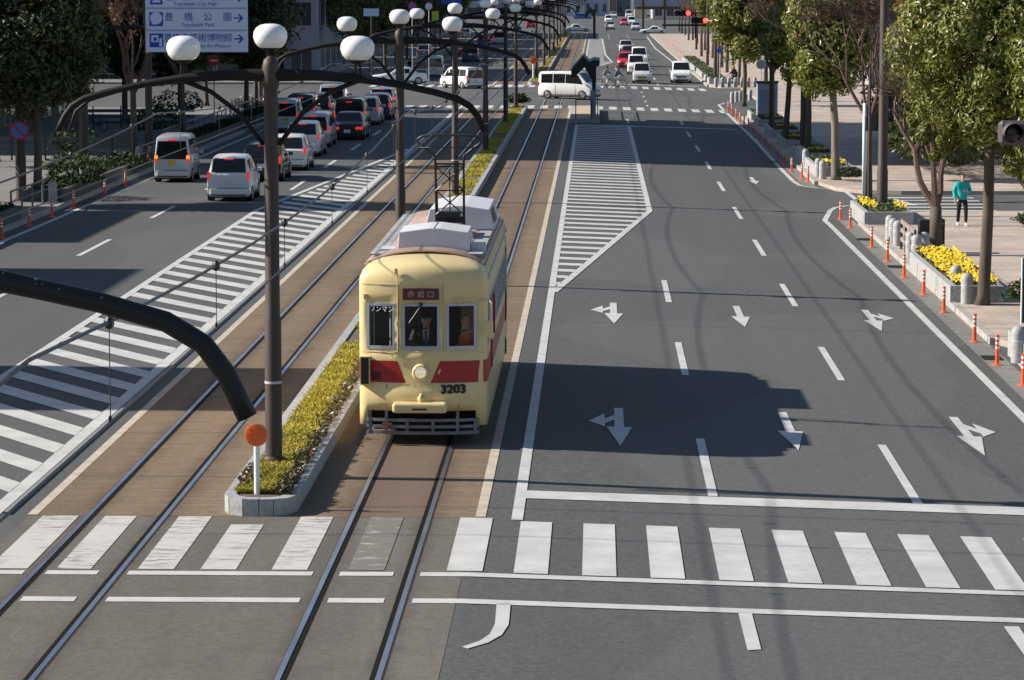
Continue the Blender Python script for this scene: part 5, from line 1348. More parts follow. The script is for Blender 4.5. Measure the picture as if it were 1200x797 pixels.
# brown street poles
def street_pole(loc, h, r, label, arm=None, group='brown street poles', sleeve=True):
    t = thing('street_pole', label, 'pole', loc, 0, group)
    b = MB(); b.lathe([(r * 1.25, 0), (r * 1.25, .03), (r * 1.12, .05), (r * 1.12, 1.6), (r, 1.65), (r * .85, h), (.01, h + .03)], 18); b.build('pole', BROWN, t, auto=40)
    b = MB(); b.lathe([(r * 1.4, 0), (r * 1.4, .06), (r * 1.2, .08)], 18); b.build('base_plate', BROWN, t, auto=40)
    if arm:
        for (x, z, th) in arm: b = MB(); b.tube([(0, 0, z), (x, 0, z)], th, 8); b.build('arm', ARCHB, t)
    return t
p = gp(1031, 247, .15); BP = street_pole((10.0, 110.2, ZS), 11, .17, 'big brown pole standing in the grey flower planter on the right')
street_pole(gp(25, 235, .15), 10.5, .17, 'brown pole at the left edge carrying the round no parking sign', [(-1.0, 4.85, .04), (.5, 4.85, .04)])
SP = street_pole(gp(99, 197, .15), 10.5, .19, 'brown pole holding the arm of the big blue and white direction sign', [(2.62, 5.95, .10)])
street_pole(gp(175, 177, .15), 10.5, .17, 'brown pole left of the silver van with yellow plate')
spl = [((941, 180), 'dark brown pole among the shaded trees, right one'), ((904, 152), 'dark brown pole among the shaded trees beside the kiosk'), ((838, 96), 'brown pole just right of the white minivan, front'), ((842, 95), 'brown pole just right of the white minivan, tall rear one'), ((829, 77), 'brown pole in the far tree row, left of the yellow hat cyclist'), ((822, 66), 'brown pole in the far tree row, farther'), ((816, 58), 'brown pole in the far tree row, farthest'), ((807, 47), 'thin brown pole at the end of the tree row')]
for q, l in spl: dup(BP, gp(*q, .15), 0, l, s=(.85, .85, 1))
lpl = [((383, 76), 'dark pole on the left sidewalk beyond the first lamp globe', 1), ((300, 132), 'dark pole on the left sidewalk behind the queue', 1), ((452, 62), 'dark pole under the distant left tree', 1), ((325, 93), 'pinkish pole carrying a small blue plate at the far left corner', 1)]
for q, l, s_ in lpl: dup(BP, gp(*q, .15), 0, l, s=(.8, .8, 1))
# thin white signal post and thin brown post by the grey planter
t = thing('signal_post', 'thin white post with a small pedestrian signal beside the brown pole', 'signal post', gp(1012, 232, .15))
b = MB(); b.tube([(0, 0, 0), (0, 0, 3.6)], .07, 10); b.build('post', SWH, t, smooth=True)
b = MB(); b.box(-.05, .05, -.05, .05, 1.9, 2.2); b.build('bracket', LGREY, t)
b = MB(); b.box(.05, .45, -.15, .1, 2.55, 3.1); b.build('signal_head', DARKM, t)
t = thing('thin_post', 'thin brown post between white post and big brown pole', 'post', gp(1018, 240, .15))
b = MB(); b.lathe([(.06, 0), (.05, 5.0), (.002, 5.05)], 10); b.build('post', BROWN, t); b = MB(); b.box(-.1, .1, -.1, .1, 0, .03); b.build('base_plate', BROWN, t)

# traffic signals over the right carriageway
LRED = mat('signal_red_lit', (.8, .03, .03), .3, emit=(1, .035, .03), estr=3.5); LOFF = mat('signal_lens_off', (.012, .014, .014), .2)
def signal(t, x, z, lit, hood=BLACK, r=.15, y=0, nm='signal_head'):
    b = MB(); b.box(x - .62, x + .62, y - .05, y + .12, z - .2, z + .2); h = b.build(nm, hood, t); h.modifiers.new('e', 'BEVEL').width = .06
    for k in (-1, 0, 1):
        b = MB(); b.lathe([(r, -.055), (r * .6, -.075), (.01, -.08)], 20, (x + k * .40, y, z), 'y'); b.build('lens', LRED if (lit and k == 1) else LOFF, h, smooth=True)
        b = MB(); n = 14; i0 = len(b.v)
        for j in range(n + 1):
            a = pi * (-.08 + 1.16 * j / n)
            for yy, rr in ((-.05, r * 1.15), (-.36, r * 1.12)): b.v.append((x + k * .40 + rr * cos(a), y + yy, z + rr * sin(a)))
        for j in range(n): b.f.append((i0 + 2 * j, i0 + 2 * j + 2, i0 + 2 * j + 3, i0 + 2 * j + 1))
        o = b.build('hood', hood, h, smooth=True); o.modifiers.new('s', 'SOLIDIFY').thickness = .012
    return h
Ys = 222
a0, a1 = at(776, 29.5, Ys), at(898, 29.5, Ys)
t = thing('traffic_signal', 'two red horizontal traffic signals on a long dark arm over the right lanes', 'traffic light', (a1.x, Ys, ZS))
b = MB(); b.lathe([(.16, 0), (.12, 7.0), (.002, 7.05)], 14); b.build('pole', BROWN, t, auto=40)
b = MB(); b.tube([(0, 0, a1.z - ZS), (a0.x - a1.x, 0, a0.z - ZS)], .07, 8); c1, c2 = at(800, 15.5, Ys), at(820, 24, Ys)
b.tube([(0, .05, c1.z - ZS), (c1.x - a1.x, .05, c1.z - ZS)], .04, 6); b.tube([(c2.x - a1.x - .3, 0, 4.4), (c2.x - a1.x - .3, 0, c1.z - ZS + .3)], .06, 6); b.build('arm', ARCHB, t)
signal(t, c1.x - a1.x, c1.z - ZS, True, r=.17); signal(t, c2.x - a1.x, c2.z - ZS, True, r=.17)
# near signal head cut by the right picture edge
Yn = 50.5; c = at(1186, 156, Yn)
t = thing('traffic_signal', 'grey traffic signal head with unlit lens at the right picture edge', 'traffic light', (c.x + 2.6, Yn, ZS))
b = MB(); b.lathe([(.15, 0), (.11, 6.4), (.002, 6.45)], 14); b.build('pole', BROWN, t, auto=40)
b = MB(); b.tube([(0, .1, c.z - ZS), (-2.0, .1, c.z - ZS)], .05, 8); b.build('arm', ARCHB, t)
signal(t, c.x + .40 - (c.x + 2.6), c.z - ZS, False, mat('signal_brown_grey', (.085, .07, .068), .55), r=.155)

# tram stop shelter
SHB = mat('shelter_black', (.018, .017, .017), .5)
b = MB(); b.box(-1.58, .15, 181.2, 201.5, 0, .27); pf = b.build('tram_platform', mat('platform_concrete', (.34, .35, .38), .8, var=.15, scale=3)); tag(pf, 'low concrete tram stop platform before the crossing minivan', 'platform')
b = MB(); b.box(-1.4, 0.0, 181.6, 201.2, .272, .285); o = b.build('paving', mat('platform_beige', (.50, .40, .28), .8), pf)
t = thing('tram_shelter', 'black cantilevered tram stop shelter with a gabled roof', 'shelter', (-.18, 182.3, .28))
L = 7.5
b = MB()
for y in (0, L - .3): b.box(-.11, .11, y, y + .28, 0, 2.75)
b.build('post', SHB, t)
sec = [(.13, 2.05), (.13, 2.95), (.32, 3.02), (.34, 3.30), (-.02, 3.36), (-.28, 3.22), (-.62, 3.60), (-1.32, 2.80), (-1.30, 2.30), (-1.18, 2.28), (-.55, 2.92), (-.12, 2.2)]
b = MB(); m = len(sec)
for y in (-.6, L + .3): b.v += [(x, y, z) for x, z in sec]
b.f += [tuple(range(m)), tuple(range(2 * m - 1, m - 1, -1))] + [(k, (k + 1) % m, m + (k + 1) % m, m + k) for k in range(m)]
b.build('roof', SHB, t)
t = thing('platform_railing', 'black railings around the tram stop platform', 'railing', (-1.5, 181.4, .28))
b = MB()
for x in (.28, 1.2): b.box(x - .03, x + .03, 0, .06, 0, 1.1)
for y in range(0, 20, 2): b.box(1.5, 1.55, y, y + .05, 0, 1.1)
b.build('railing_posts', SHB, t)
b = MB(); b.box(.28, 1.2, .01, .05, 1.05, 1.1); b.box(1.5, 1.55, 0, 19.5, 1.103, 1.15); b.box(1.505, 1.545, .06, 19.4, .55, .59); b.build('rail', SHB, t)
b = MB(); b.box(1.12, 1.42, .3, .36, .0, 1.6); b.build('timetable_board', mat('timetable', (.25, .30, .38), .3), t)
# distant second shelter
t = thing('tram_shelter', 'distant black tram stop shelter post beyond the white minivan', 'shelter', (-.45, 487, 0))
b = MB(); b.box(-.2, .2, 0, .4, 0, 4.0); b.build('post', SHB, t)
b = MB(); b.v = []; b.f = []
for y in (-.6, 6): b.v += [(x * 1.1, y, z * 1.35) for x, z in sec]
b.f += [tuple(range(m)), tuple(range(2 * m - 1, m - 1, -1))] + [(k, (k + 1) % m, m + (k + 1) % m, m + k) for k in range(m)]
b.build('roof', SHB, t)

# ---- signs on the left
q = gp(25, 235, .15); p = at(22, 153, q.y - .35)
round_sign(Vector((p.x, p.y, 0)), p.z, .345, 'round no parking sign with red ring on the left edge pole', mat('np_blue', (.06, .22, .60), .4), SRED, post=False, bar=(-pi / 4, SRED, .85))
q = gp(250, 120, .15)
def flat_sign(px0, py0, px1, py1, Y, label, m, post=True, cat='sign', name='sign_board'):
    a, c = at(px0, py1, Y), at(px1, py0, Y); w_, h_ = c.x - a.x, c.z - a.z
    t = thing(name, label, cat, ((a.x + c.x) / 2, Y, 0))
    b = MB(); b.box(-w_ / 2, w_ / 2, -.03, .03, a.z, c.z); pl = b.build('panel', m, t)
    if post: b = MB(); b.tube([(0, .08, .1), (0, .08, c.z)], .06, 8); b.build('post', BROWN, t)
    return t, w_, a.z, c.z, pl
# big direction sign
Yd = SP.location.y + .15
DSW = mat('direction_sign_face', (.56, .64, .84), .35, emit=None); DSB = mat('direction_sign_blue', (.015, .06, .42), .4); DSL = mat('direction_sign_line', (.25, .34, .58), .4)
t, w_, z0, z1, pl = flat_sign(171, -18, 290, 61, Yd, 'large pale blue direction sign with blue Japanese place names and arrows', DSW, post=False, name='direction_sign')
ppm = w_ / 119.0
def sx(px): return (px - 230.5) * ppm
def sz(py): return z0 + (61 - py) * ppm * 1.0
bl_ = MB()
for yy in (10.5, 36): bl_.quad((sx(172), -.034, sz(yy + 1)), (sx(289), -.034, sz(yy + 1)), (sx(289), -.034, sz(yy - 1)), (sx(172), -.034, sz(yy - 1)))
bl_.build('divider_line', DSL, pl)
def stx(nm, body, px, py, hpx, xs=1.0): return text(nm, body, hpx * ppm * 1.3, DSB, pl, Matrix.Translation((sx(px), -.036, sz(py))) @ FACE, xs=xs, ext=.002)
for body, py, xs_ in (('豊橋市役所', -2.5, (201, 219, 237, 252, 266)), ('豊橋公園', 21, (198.5, 221, 243.5, 266.5)), ('豊橋市美術博物館', 45, (197, 207, 217, 227, 237, 247, 257, 267))):
    for ch, px in zip(body, xs_): stx('place_name', ch, px, py, 8.2)
stx('english_name', 'Toyohashi City Hall', 229, 5.5, 4.8); stx('english_name', 'Toyohashi Park', 232, 29.7, 4.8); stx('english_name', 'Toyohashi City Art Museum', 238, 54, 4.4)
for py in (-2, 21.7, 45.7):
    b = MB(); b.quad((sx(274), -.036, sz(py + .9)), (sx(283), -.036, sz(py + .9)), (sx(283), -.036, sz(py - .9)), (sx(274), -.036, sz(py - .9)))
    for s_ in (-1, 1): b.poly([(sx(285), -.037, sz(py)), (sx(280.3), -.037, sz(py + s_ * 5)), (sx(278.2), -.037, sz(py + s_ * 5)), (sx(281.8), -.037, sz(py))][::s_])
    b.build('arrow', DSB, pl)
b = MB()
for (ax, ay), (bx, by) in (((184, -9), (177, 5)), ((184, -9), (191, 5)), ((177, 5), (191, 5))):
    A, B_ = Vector((sx(ax), 0, sz(ay))), Vector((sx(bx), 0, sz(by))); d_ = (B_ - A).normalized(); n2 = Vector((-d_.z, 0, d_.x)) * .04
    b.poly([(*(v.x, -.036 - .001 * (ax + bx) / 400, v.z),) for v in (A - n2, B_ - n2, B_ + n2, A + n2)])
b.build('triangle_symbol', DSB, pl)
def symbol(py, kind):
    b = MB(); b.box(sx(175.5), sx(191.5), -.038, -.031, sz(py + 8), sz(py - 8)); o = b.build('symbol', DSB, pl)
    b = MB()
    if kind == 'park':
        b.lathe([(7 * ppm, -.040), (6.9 * ppm, -.041)], 20, (sx(183.5), 0, sz(py - 1)), 'y'); b.quad((sx(178), -.0405, sz(py + 6)), (sx(185), -.0405, sz(py + 6)), (sx(185), -.0405, sz(py + 4.2)), (sx(178), -.0405, sz(py + 4.2)))
        b.build('symbol_shape', DSW, o)
    else:
        b.quad((sx(177.5), -.0405, sz(py + 2)), (sx(186), -.0405, sz(py + 2)), (sx(186), -.0405, sz(py - 6)), (sx(177.5), -.0405, sz(py - 6))); b.poly([(sx(187), -.0405, sz(py + 7)), (sx(190), -.0405, sz(py + 7)), (sx(190), -.0405, sz(py - 3)), (sx(187), -.0405, sz(py - 2))]); b.build('symbol_shape', DSW, o)
        b = MB(); b.quad((sx(180), -.042, sz(py + .5)), (sx(184), -.042, sz(py + .5)), (sx(184), -.042, sz(py - 3.5)), (sx(180), -.042, sz(py - 3.5))); b.build('symbol_mark', DSB, o)
symbol(23, 'park'); symbol(47.5, 'museum')
round_sign(Vector((at(250.5, 71, 165).x, 165, 0)), at(250, 71, 165).z, .30, 'small round red sign with a white bar below the direction sign', SRED, SRED, bar=(0, SWH, .6))
t, *_ = flat_sign(426, 10, 444, 19, 250, 'small pale blue plate hanging under the distant left tree', mat('plate_pale', (.40, .52, .72), .4))
t, *_ = flat_sign(506, 13, 514, 27, 275, 'small yellow green and white upright sign far left', mat('sign_lime', (.45, .58, .05), .5))
t, *_ = flat_sign(517, -2, 541, 5, 300, 'blue sign board at the top above the far left lanes', SBLUE)
t, *_ = flat_sign(560, -4, 580, 3, 330, 'dark blue sign board at the top between the lamp globes', SBLUE)
round_sign(Vector((at(483, 7, 262).x, 262, 0)), at(483, 7, 262).z, .33, 'blue round sign with red ring, left of two far signs', SBLUE, SRED, bar=(-pi / 4, SRED, .8))
round_sign(Vector((at(502.5, 7.5, 262).x, 262, 0)), at(502.5, 7.5, 262).z, .34, 'pale blue round sign with red ring, right of two far signs', mat('sign_pale', (.35, .55, .75), .4), SRED)
p = at(843.5, 59.5, 250); round_sign(Vector((p.x, p.y, 0)), p.z, .22, 'small blue round sign on the brown pole above the white minivan', SBLUE, SBLUE)
flat_sign(1045, 123, 1050, 131, 150, 'tiny white board at the left of the white hedge sign', SWH, post=False)
flat_sign(1048.5, 124, 1055, 154, 149, 'white upright sign board in front of the dark hedge', SWH)
# ---- left kerb side furniture: low planter walls, bollards, guard rail
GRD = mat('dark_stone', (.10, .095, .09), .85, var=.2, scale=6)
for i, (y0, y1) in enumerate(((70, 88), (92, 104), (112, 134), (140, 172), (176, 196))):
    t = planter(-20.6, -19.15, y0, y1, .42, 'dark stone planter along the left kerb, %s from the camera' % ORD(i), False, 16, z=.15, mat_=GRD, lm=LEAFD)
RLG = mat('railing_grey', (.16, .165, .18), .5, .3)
def railing(y0, y1, x, label):
    t = thing('guard_rail', label, 'railing', (x, y0, .15), 0, 'grey guard rails on the left kerb')
    b = MB(); y = 0
    while y <= y1 - y0 + .01: b.tube([(0, y, 0), (0, y, .85)], .035, 8); y += 2.0
    b.build('rail_posts', RLG, t)
    b = MB(); b.tube([(0, 0, .85), (0, y1 - y0, .85)], .035, 8); b.tube([(0, 0, .5), (0, y1 - y0, .5)], .025, 8); b.build('rail', RLG, t)
railing(104.5, 111.5, -19.6, 'grey tube guard rail before the left edge tree'); railing(134.5, 140, -19.6, 'grey tube guard rail left of the silver van'); railing(150, 190, -20.8, 'long grey guard rail behind the car queue')
for i, (q, l) in enumerate((((105, 216), 'granite bollard by the dark bush on the left sidewalk, right one'), ((98, 218), 'granite bollard by the dark bush on the left sidewalk, left one'), ((62, 237), 'pale sunlit bollard by the stone block on the left kerb'), ((163, 192), 'granite bollard beside the left bare tree'))):
    dup(B0, gp(*q, .15), 0, l)
bush((gp(88, 228, .15)), 1.1, 1.6, .75, 1100, .10, BUSHG, 'dark ragged shrub on the left kerb behind the orange posts', R)
bush((gp(141, 203, .15)), 1.4, 2.0, .45, 900, .10, BUSHG, 'low dark shrub between the poles on the left kerb', R)
# parked bicycles on the left
rb = random.Random(4)
for i in range(9): bicycle((-20.9 - .5 * rb.random(), 196 + i * .0 - 0 - i * 1.2, .15), pi / 2 + rb.uniform(-.2, .2), 'bicycle parked on the left kerb behind the queue, %s from the crossing' % ORD(i), (BKR, BKB, BKRED)[i % 3], 'bicycles parked on the left kerb')
# dark car and phone booth like things on the left sidewalk
bicycle(gp(114, 154, .15), .9, 'dark blue bicycle parked alone on the left sidewalk right of a brown pole', mat('bike_blue', (.02, .04, .15), .3))
# ================================================================ trees
BARK = mat('bark', (.10, .078, .062), .9, var=.35, scale=6, bump=.5, stretch=(1, 1, .25))
BARKL = mat('pale_bark', (.20, .165, .135), .9, var=.3, scale=6, bump=.5, stretch=(1, 1, .3))
TWIG = mat('twig_bark', (.125, .080, .062), .9, var=.25, scale=3)
def leafmat(name, a, b_, c):
    m = bpy.data.materials.new(name); m.use_nodes = True; n = m.node_tree; p = n.nodes['Principled BSDF']; MATS[name] = m
    g = n.nodes.new('ShaderNodeNewGeometry'); cr = n.nodes.new('ShaderNodeValToRGB')
    cr.color_ramp.elements[0].color = (*a, 1); cr.color_ramp.elements[1].color = (*c, 1); e = cr.color_ramp.elements.new(.55); e.color = (*b_, 1)
    n.links.new(g.outputs['Random Per Island'], cr.inputs[0]); n.links.new(cr.outputs[0], p.inputs['Base Color'])
    p.inputs['Roughness'].default_value = .42; p.inputs['Specular IOR Level'].default_value = .6
    tl = n.nodes.new('ShaderNodeBsdfTranslucent'); n.links.new(cr.outputs[0], tl.inputs[0]); mx = n.nodes.new('ShaderNodeMixShader'); mx.inputs[0].default_value = .30
    n.links.new(p.outputs[0], mx.inputs[1]); n.links.new(tl.outputs[0], mx.inputs[2]); n.links.new(mx.outputs[0], n.nodes['Material Output'].inputs[0])
    return m
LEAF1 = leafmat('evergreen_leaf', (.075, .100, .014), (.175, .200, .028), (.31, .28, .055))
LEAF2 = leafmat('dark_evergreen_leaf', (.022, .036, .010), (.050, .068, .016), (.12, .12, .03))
DRYL = leafmat('dry_red_leaf', (.12, .05, .028), (.20, .085, .045), (.30, .16, .08))
def crown_mesh(b, rnd, c, rx, ry, rz, clumps, per, ls, cr=.30):
    for k in range(clumps):
        v = Vector((rnd.gauss(0, 1), rnd.gauss(0, 1), rnd.gauss(0, 1))).normalized()
        rr = rnd.uniform(.72, 1.05) if k % 5 else rnd.uniform(.3, .7)
        cc = Vector((c[0] + v.x * rx * rr, c[1] + v.y * ry * rr, c[2] + v.z * rz * rr))
        R_ = cr * (rx + rz) / 2 * rnd.uniform(.5, 1.25)
        for _ in range(int(per * rnd.uniform(.6, 1.3))):
            u = Vector((rnd.gauss(0, 1), rnd.gauss(0, 1), rnd.gauss(0, .85))).normalized() * (rnd.uniform(.45, 1.0) ** .5) * R_
            p = cc + u
            nrm = (u.normalized() * 1.3 + v * .4 + Vector((0, 0, .25)) + Vector((rnd.gauss(0, .4), rnd.gauss(0, .4), rnd.gauss(0, .4)))).normalized()
            t_ = nrm.orthogonal().normalized(); t_ = Matrix.Rotation(rnd.random() * 6.28, 3, nrm) @ t_; w_ = nrm.cross(t_)
            s = ls * rnd.uniform(.65, 1.3); a, e = t_ * s, w_ * s * .45; dn = nrm * (s * .18)
            b.poly([p - a - dn, p - e, p + a - dn, p + e])
def limb_tree(b, rnd, p, d, L, r, depth, spread, up, tips, n=6, ratio=.72):
    P = [p]; cur = Vector(p); dd = Vector(d)
    for k in range(4):
        dd = (dd + Vector((rnd.gauss(0, .10), rnd.gauss(0, .10), rnd.gauss(up * .2, .05)))).normalized(); cur = cur + dd * L / 4; P.append(tuple(cur))
    b.tube(P, [r * (1 - .4 * k / 4) for k in range(5)], max(3, n), cap=depth == 0)
    if depth <= 0: tips.append(tuple(cur)); return
    for k in range(rnd.choice((2, 3, 3))):
        ax = dd.orthogonal().normalized(); ax = Matrix.Rotation(rnd.random() * 6.28, 3, dd) @ ax
        nd = (dd * cos(spread) + ax * sin(spread) * rnd.uniform(.7, 1.2) + Vector((0, 0, up * .3))).normalized()
        st = P[rnd.choice((2, 3, 4, 4))]
        limb_tree(b, rnd, st, nd, L * ratio * rnd.uniform(.8, 1.15), r * .58, depth - 1, spread, up, tips, n - 1, ratio)
def evergreen(loc, label, h, r, cz, rz, seed, m=LEAF1, clumps=70, per=90, ls=.11, trunk_r=.16, lean=0, bark=BARK, extra=(), group='evergreen street trees', fork=False):
    rnd = random.Random(seed); t = thing('evergreen_tree', label, 'tree', loc, 0, group)
    b = MB(); tips = []
    top = (lean, 0, cz - rz * .6)
    b.tube([(0, 0, -.05), (lean * .15, 0, .25), (lean * .45 + .05, .03, top[2] * .5), top, (lean, 0, cz + rz * .3)], [trunk_r * 1.35, trunk_r, trunk_r * .88, trunk_r * .75, trunk_r * .35], 10)
    for k in range(6):
        a = k * 1.05 + rnd.random(); limb_tree(b, rnd, (lean, 0, top[2] * rnd.uniform(.9, 1.15)), (cos(a) * .7, sin(a) * .7, .7), r * .8, trunk_r * .4, 1, .5, .5, tips, 5)
    b.build('trunk', bark, t, smooth=True)
    b = MB(); crown_mesh(b, rnd, (lean, 0, cz), r * .78, r * .78, rz * .82, clumps, per, ls)
    for ex in extra: crown_mesh(b, rnd, ex[:3], ex[3], ex[3], ex[4], ex[5], per, ls)
    b.build('crown', m, t)
    return t
def bare_tree(loc, label, h, seed, spread=.5, m=TWIG, r=.13, leaves=0, stems=1, bark=BARK, d0=(0, 0, 1), group='bare street trees', depth=4, L=None, hf=.30, tw=4, tl=1.0):
    rnd = random.Random(seed); t = thing('bare_tree', label, 'tree', loc, 0, group)
    b = MB(); b2 = MB(); b3 = MB(); tips = []
    for s_ in range(stems):
        a = s_ * 2.4 + .6; off = (cos(a) * .18 * (stems > 1), sin(a) * .1 * (stems > 1))
        hh = h * (hf if stems == 1 else .12)
        b.tube([(off[0] * .3, off[1] * .3, -.05), (off[0] * .6, off[1] * .5, hh * .5), (off[0], off[1], hh)], [r * 1.25, r, r * .85], 9)
        for k in range(3 if stems > 1 or hf < .2 else 5):
            A = k * 2.1 + rnd.random() + s_; sp = .35 + .25 * rnd.random()
            limb_tree(b2, rnd, (off[0], off[1], hh - .03), (Vector(d0) + Vector((cos(A) * sp, sin(A) * sp, 0))).normalized(), (L or h * .26), r * .6, depth, spread, .45, tips, 6)
    for q in tips:
        for _ in range(tw):
            d_ = Vector((rnd.gauss(0, .6), rnd.gauss(0, .6), abs(rnd.gauss(.5, .5)))).normalized(); L_ = rnd.uniform(.3, .75) * tl
            e_ = Vector(q) + d_ * L_; m_ = Vector(q) + d_ * L_ * .5 + Vector((rnd.gauss(0, .04), rnd.gauss(0, .04), 0)); b3.tube([q, m_, e_], [.008, .006, .003], 3, cap=False)
    b3.build('twigs', m, t)
    b.build('trunk', bark, t, smooth=True); b2.build('branches', m, t)
    if leaves:
        b = MB()
        for _ in range(leaves):
            q = rnd.choice(tips); leafbox(b, rnd, q[0] + rnd.gauss(0, .12), q[1] + rnd.gauss(0, .12), q[2] + rnd.gauss(0, .12), rnd.uniform(.05, .09))
        b.build('dry_leaves', DRYL, t)
    return t
# right side
evergreen((9.75, 79.2, ZS), 'large glossy evergreen tree at the upper right, straight trunk by the flowers', 9, 2.55, 6.6, 3.0, 11, clumps=170, per=300, ls=.078, trunk_r=.16, lean=.12, extra=[(.9, -.3, 3.9, .9, .8, 16), (-1.3, 0, 4.4, .7, .7, 10)], group='right evergreen trees')
evergreen((12.0, 74.5, ZS), 'evergreen tree at the right picture edge, low leaves beside the signal head', 9, 2.4, 5.4, 3.3, 12, clumps=140, per=270, ls=.08, trunk_r=.17, group='right evergreen trees')
bare_tree(gp(1096, 299, .15), 'bare tree with a forked trunk behind the black cabinet', 8.6, 5, .40, r=.20, stems=1, depth=5, d0=(-.22, 0, 1), bark=BARK, group='right bare trees', L=1.9, hf=.17, tw=7, tl=1.2)
bare_tree((10.35, 120, ZS), 'bare brown tree behind the big brown pole', 9.5, 8, .62, r=.14, depth=5, tw=9, tl=1.3, leaves=1500, group='right bare trees', L=2.3, d0=(-.1, 0, 1))
evergreen(gp(980, 211, .15), 'rounded evergreen with a pale leaning trunk at the side street corner', 9, 2.05, 6.1, 3.0, 14, clumps=190, per=110, ls=.12, trunk_r=.19, lean=-.25, bark=BARKL, group='right evergreen trees')
E1 = evergreen(gp(946, 187, .15), 'evergreen tree left of the leaning trunk, in the shaded row', 9, 2.1, 5.9, 2.8, 15, clumps=150, per=95, ls=.14, group='right evergreen trees')
E2 = evergreen(gp(919, 170, .15), 'evergreen tree in the shaded row behind the kiosk', 9, 2.2, 6.4, 3.0, 16, clumps=140, per=90, ls=.15, lean=.3, group='right evergreen trees')
E3 = evergreen(gp(872, 124, .15), 'big round evergreen tree right of the red traffic signals', 9, 2.6, 6.0, 3.5, 17, clumps=160, per=95, ls=.17, group='right evergreen trees')
EB = bare_tree(gp(905, 150, .15), 'bare tree between the evergreens above the kiosk', 10, 21, .5, r=.12, depth=3, L=2.6, group='right bare trees')
fr_ = [(860, 100, 'e'), (853, 92, 'e'), (846, 85, 'b'), (840, 79, 'b'), (834, 73, 'b'), (829, 68, 'e'), (824, 63, 'b'), (820, 59, 'b'), (815.5, 55, 'b'), (811, 51, 'b'), (806, 47, 'b'), (801, 43.5, 'b'), (797, 41, 'b'), (793, 38.5, 'b'), (790, 36.5, 'b')]
for i, (px, py, k) in enumerate(fr_):
    if k == 'e': dup(E3, gp(px + 6, py, .15), i * 1.3, 'evergreen street tree in the far right row, %s from the yellow hat cyclist' % ORD(i), s=(.9, .9, 1.1))
    else: dup(EB, gp(px + 6, py, .15), i * 1.7, 'bare street tree in the far right row, %s from the yellow hat cyclist' % ORD(i), s=(1.1, 1.1, 1.25))
# hedge and low trees at the right
HG = bush((15.4, 140, ZS - .9), 2.4, 10, 2.2, 7000, .16, LEAF2, 'dark hedge mass behind the white upright sign', R, cat='hedge', name='hedge')
bush((16.7, 160, ZS - .9), 3.0, 10, 2.6, 6000, .18, LEAF2, 'dark hedge mass farther back on the right plaza', R, cat='hedge', name='hedge')
bush((14.6, 104, ZS), .8, 1.3, .35, 500, .09, BUSHG, 'low dark shrub on the sidewalk right of the walking woman', R)
bush((10.9, 78.5, ZS), .7, 1.0, .4, 700, .08, BUSHG, 'small leafy shrub right of the straight trunk near the flowers', R)
bush((10.5, 130.5, ZS), .55, .8, .3, 400, .09, BUSHG, 'small dark shrub at the foot of the leaning trunk', R)
# left side
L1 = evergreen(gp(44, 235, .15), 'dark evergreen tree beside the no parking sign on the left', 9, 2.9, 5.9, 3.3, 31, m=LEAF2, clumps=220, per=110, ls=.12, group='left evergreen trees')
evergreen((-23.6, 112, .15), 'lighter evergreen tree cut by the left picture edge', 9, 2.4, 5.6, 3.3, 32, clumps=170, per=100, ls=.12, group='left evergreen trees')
LB = bare_tree(gp(157, 191, .15), 'bare tree with reddish dry leaves left of the direction sign', 10, 41, .58, r=.15, depth=4, tw=6, leaves=4200, group='left bare trees', L=2.3)
dup(LB, gp(214, 166, .15), 2.2, 'bare reddish tree under the big direction sign')
dup(LB, (-24.8, 150, .15), 4.0, 'bare tree with dry leaves farther left behind the direction sign pole')
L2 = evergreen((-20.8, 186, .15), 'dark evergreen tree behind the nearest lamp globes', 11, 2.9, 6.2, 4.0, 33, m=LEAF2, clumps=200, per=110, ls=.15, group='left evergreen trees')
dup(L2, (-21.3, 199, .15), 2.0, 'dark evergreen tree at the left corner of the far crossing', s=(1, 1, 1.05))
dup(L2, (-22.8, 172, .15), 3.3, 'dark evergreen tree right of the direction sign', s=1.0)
for i, (y, k, x) in enumerate(((268, 'L', -20.6), (284, 'L', -20.4), (300, 'L', -20.2), (318, 'B', -20.3), (338, 'L', -20.4), (360, 'B', -20.4), (384, 'L', -20.4), (410, 'B', -20.4), (440, 'L', -20.4), (475, 'B', -20.4))):
    dup(L1 if k == 'L' else LB, (x, y, .15), i * 1.1, '%s street tree on the far left sidewalk, %s beyond the crossing' % ('evergreen' if k == 'L' else 'bare', ORD(i)), 'far left street trees', s=(1.0, 1.0, 1.1))

evergreen((18.5, 150, ZS), 'dark evergreen tree over the hedge on the right plaza', 9, 3.2, 5.0, 3.4, 51, m=LEAF2, clumps=170, per=90, ls=.17, group='right plaza trees')
L4 = dup(L2, (-26.5, 176, .15), 1.0, 'dark evergreen tree beside the tall dark building on the left', s=1.1)
dup(L2, (-25.5, 205, .15), 2.6, 'dark evergreen tree at the mouth of the left cross street', s=(1, 1, .95))
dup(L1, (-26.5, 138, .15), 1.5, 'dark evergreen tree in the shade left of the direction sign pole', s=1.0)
dup(L1, (-29.0, 134, .15), 4.5, 'dark evergreen tree farthest left in the shade', s=1.05)

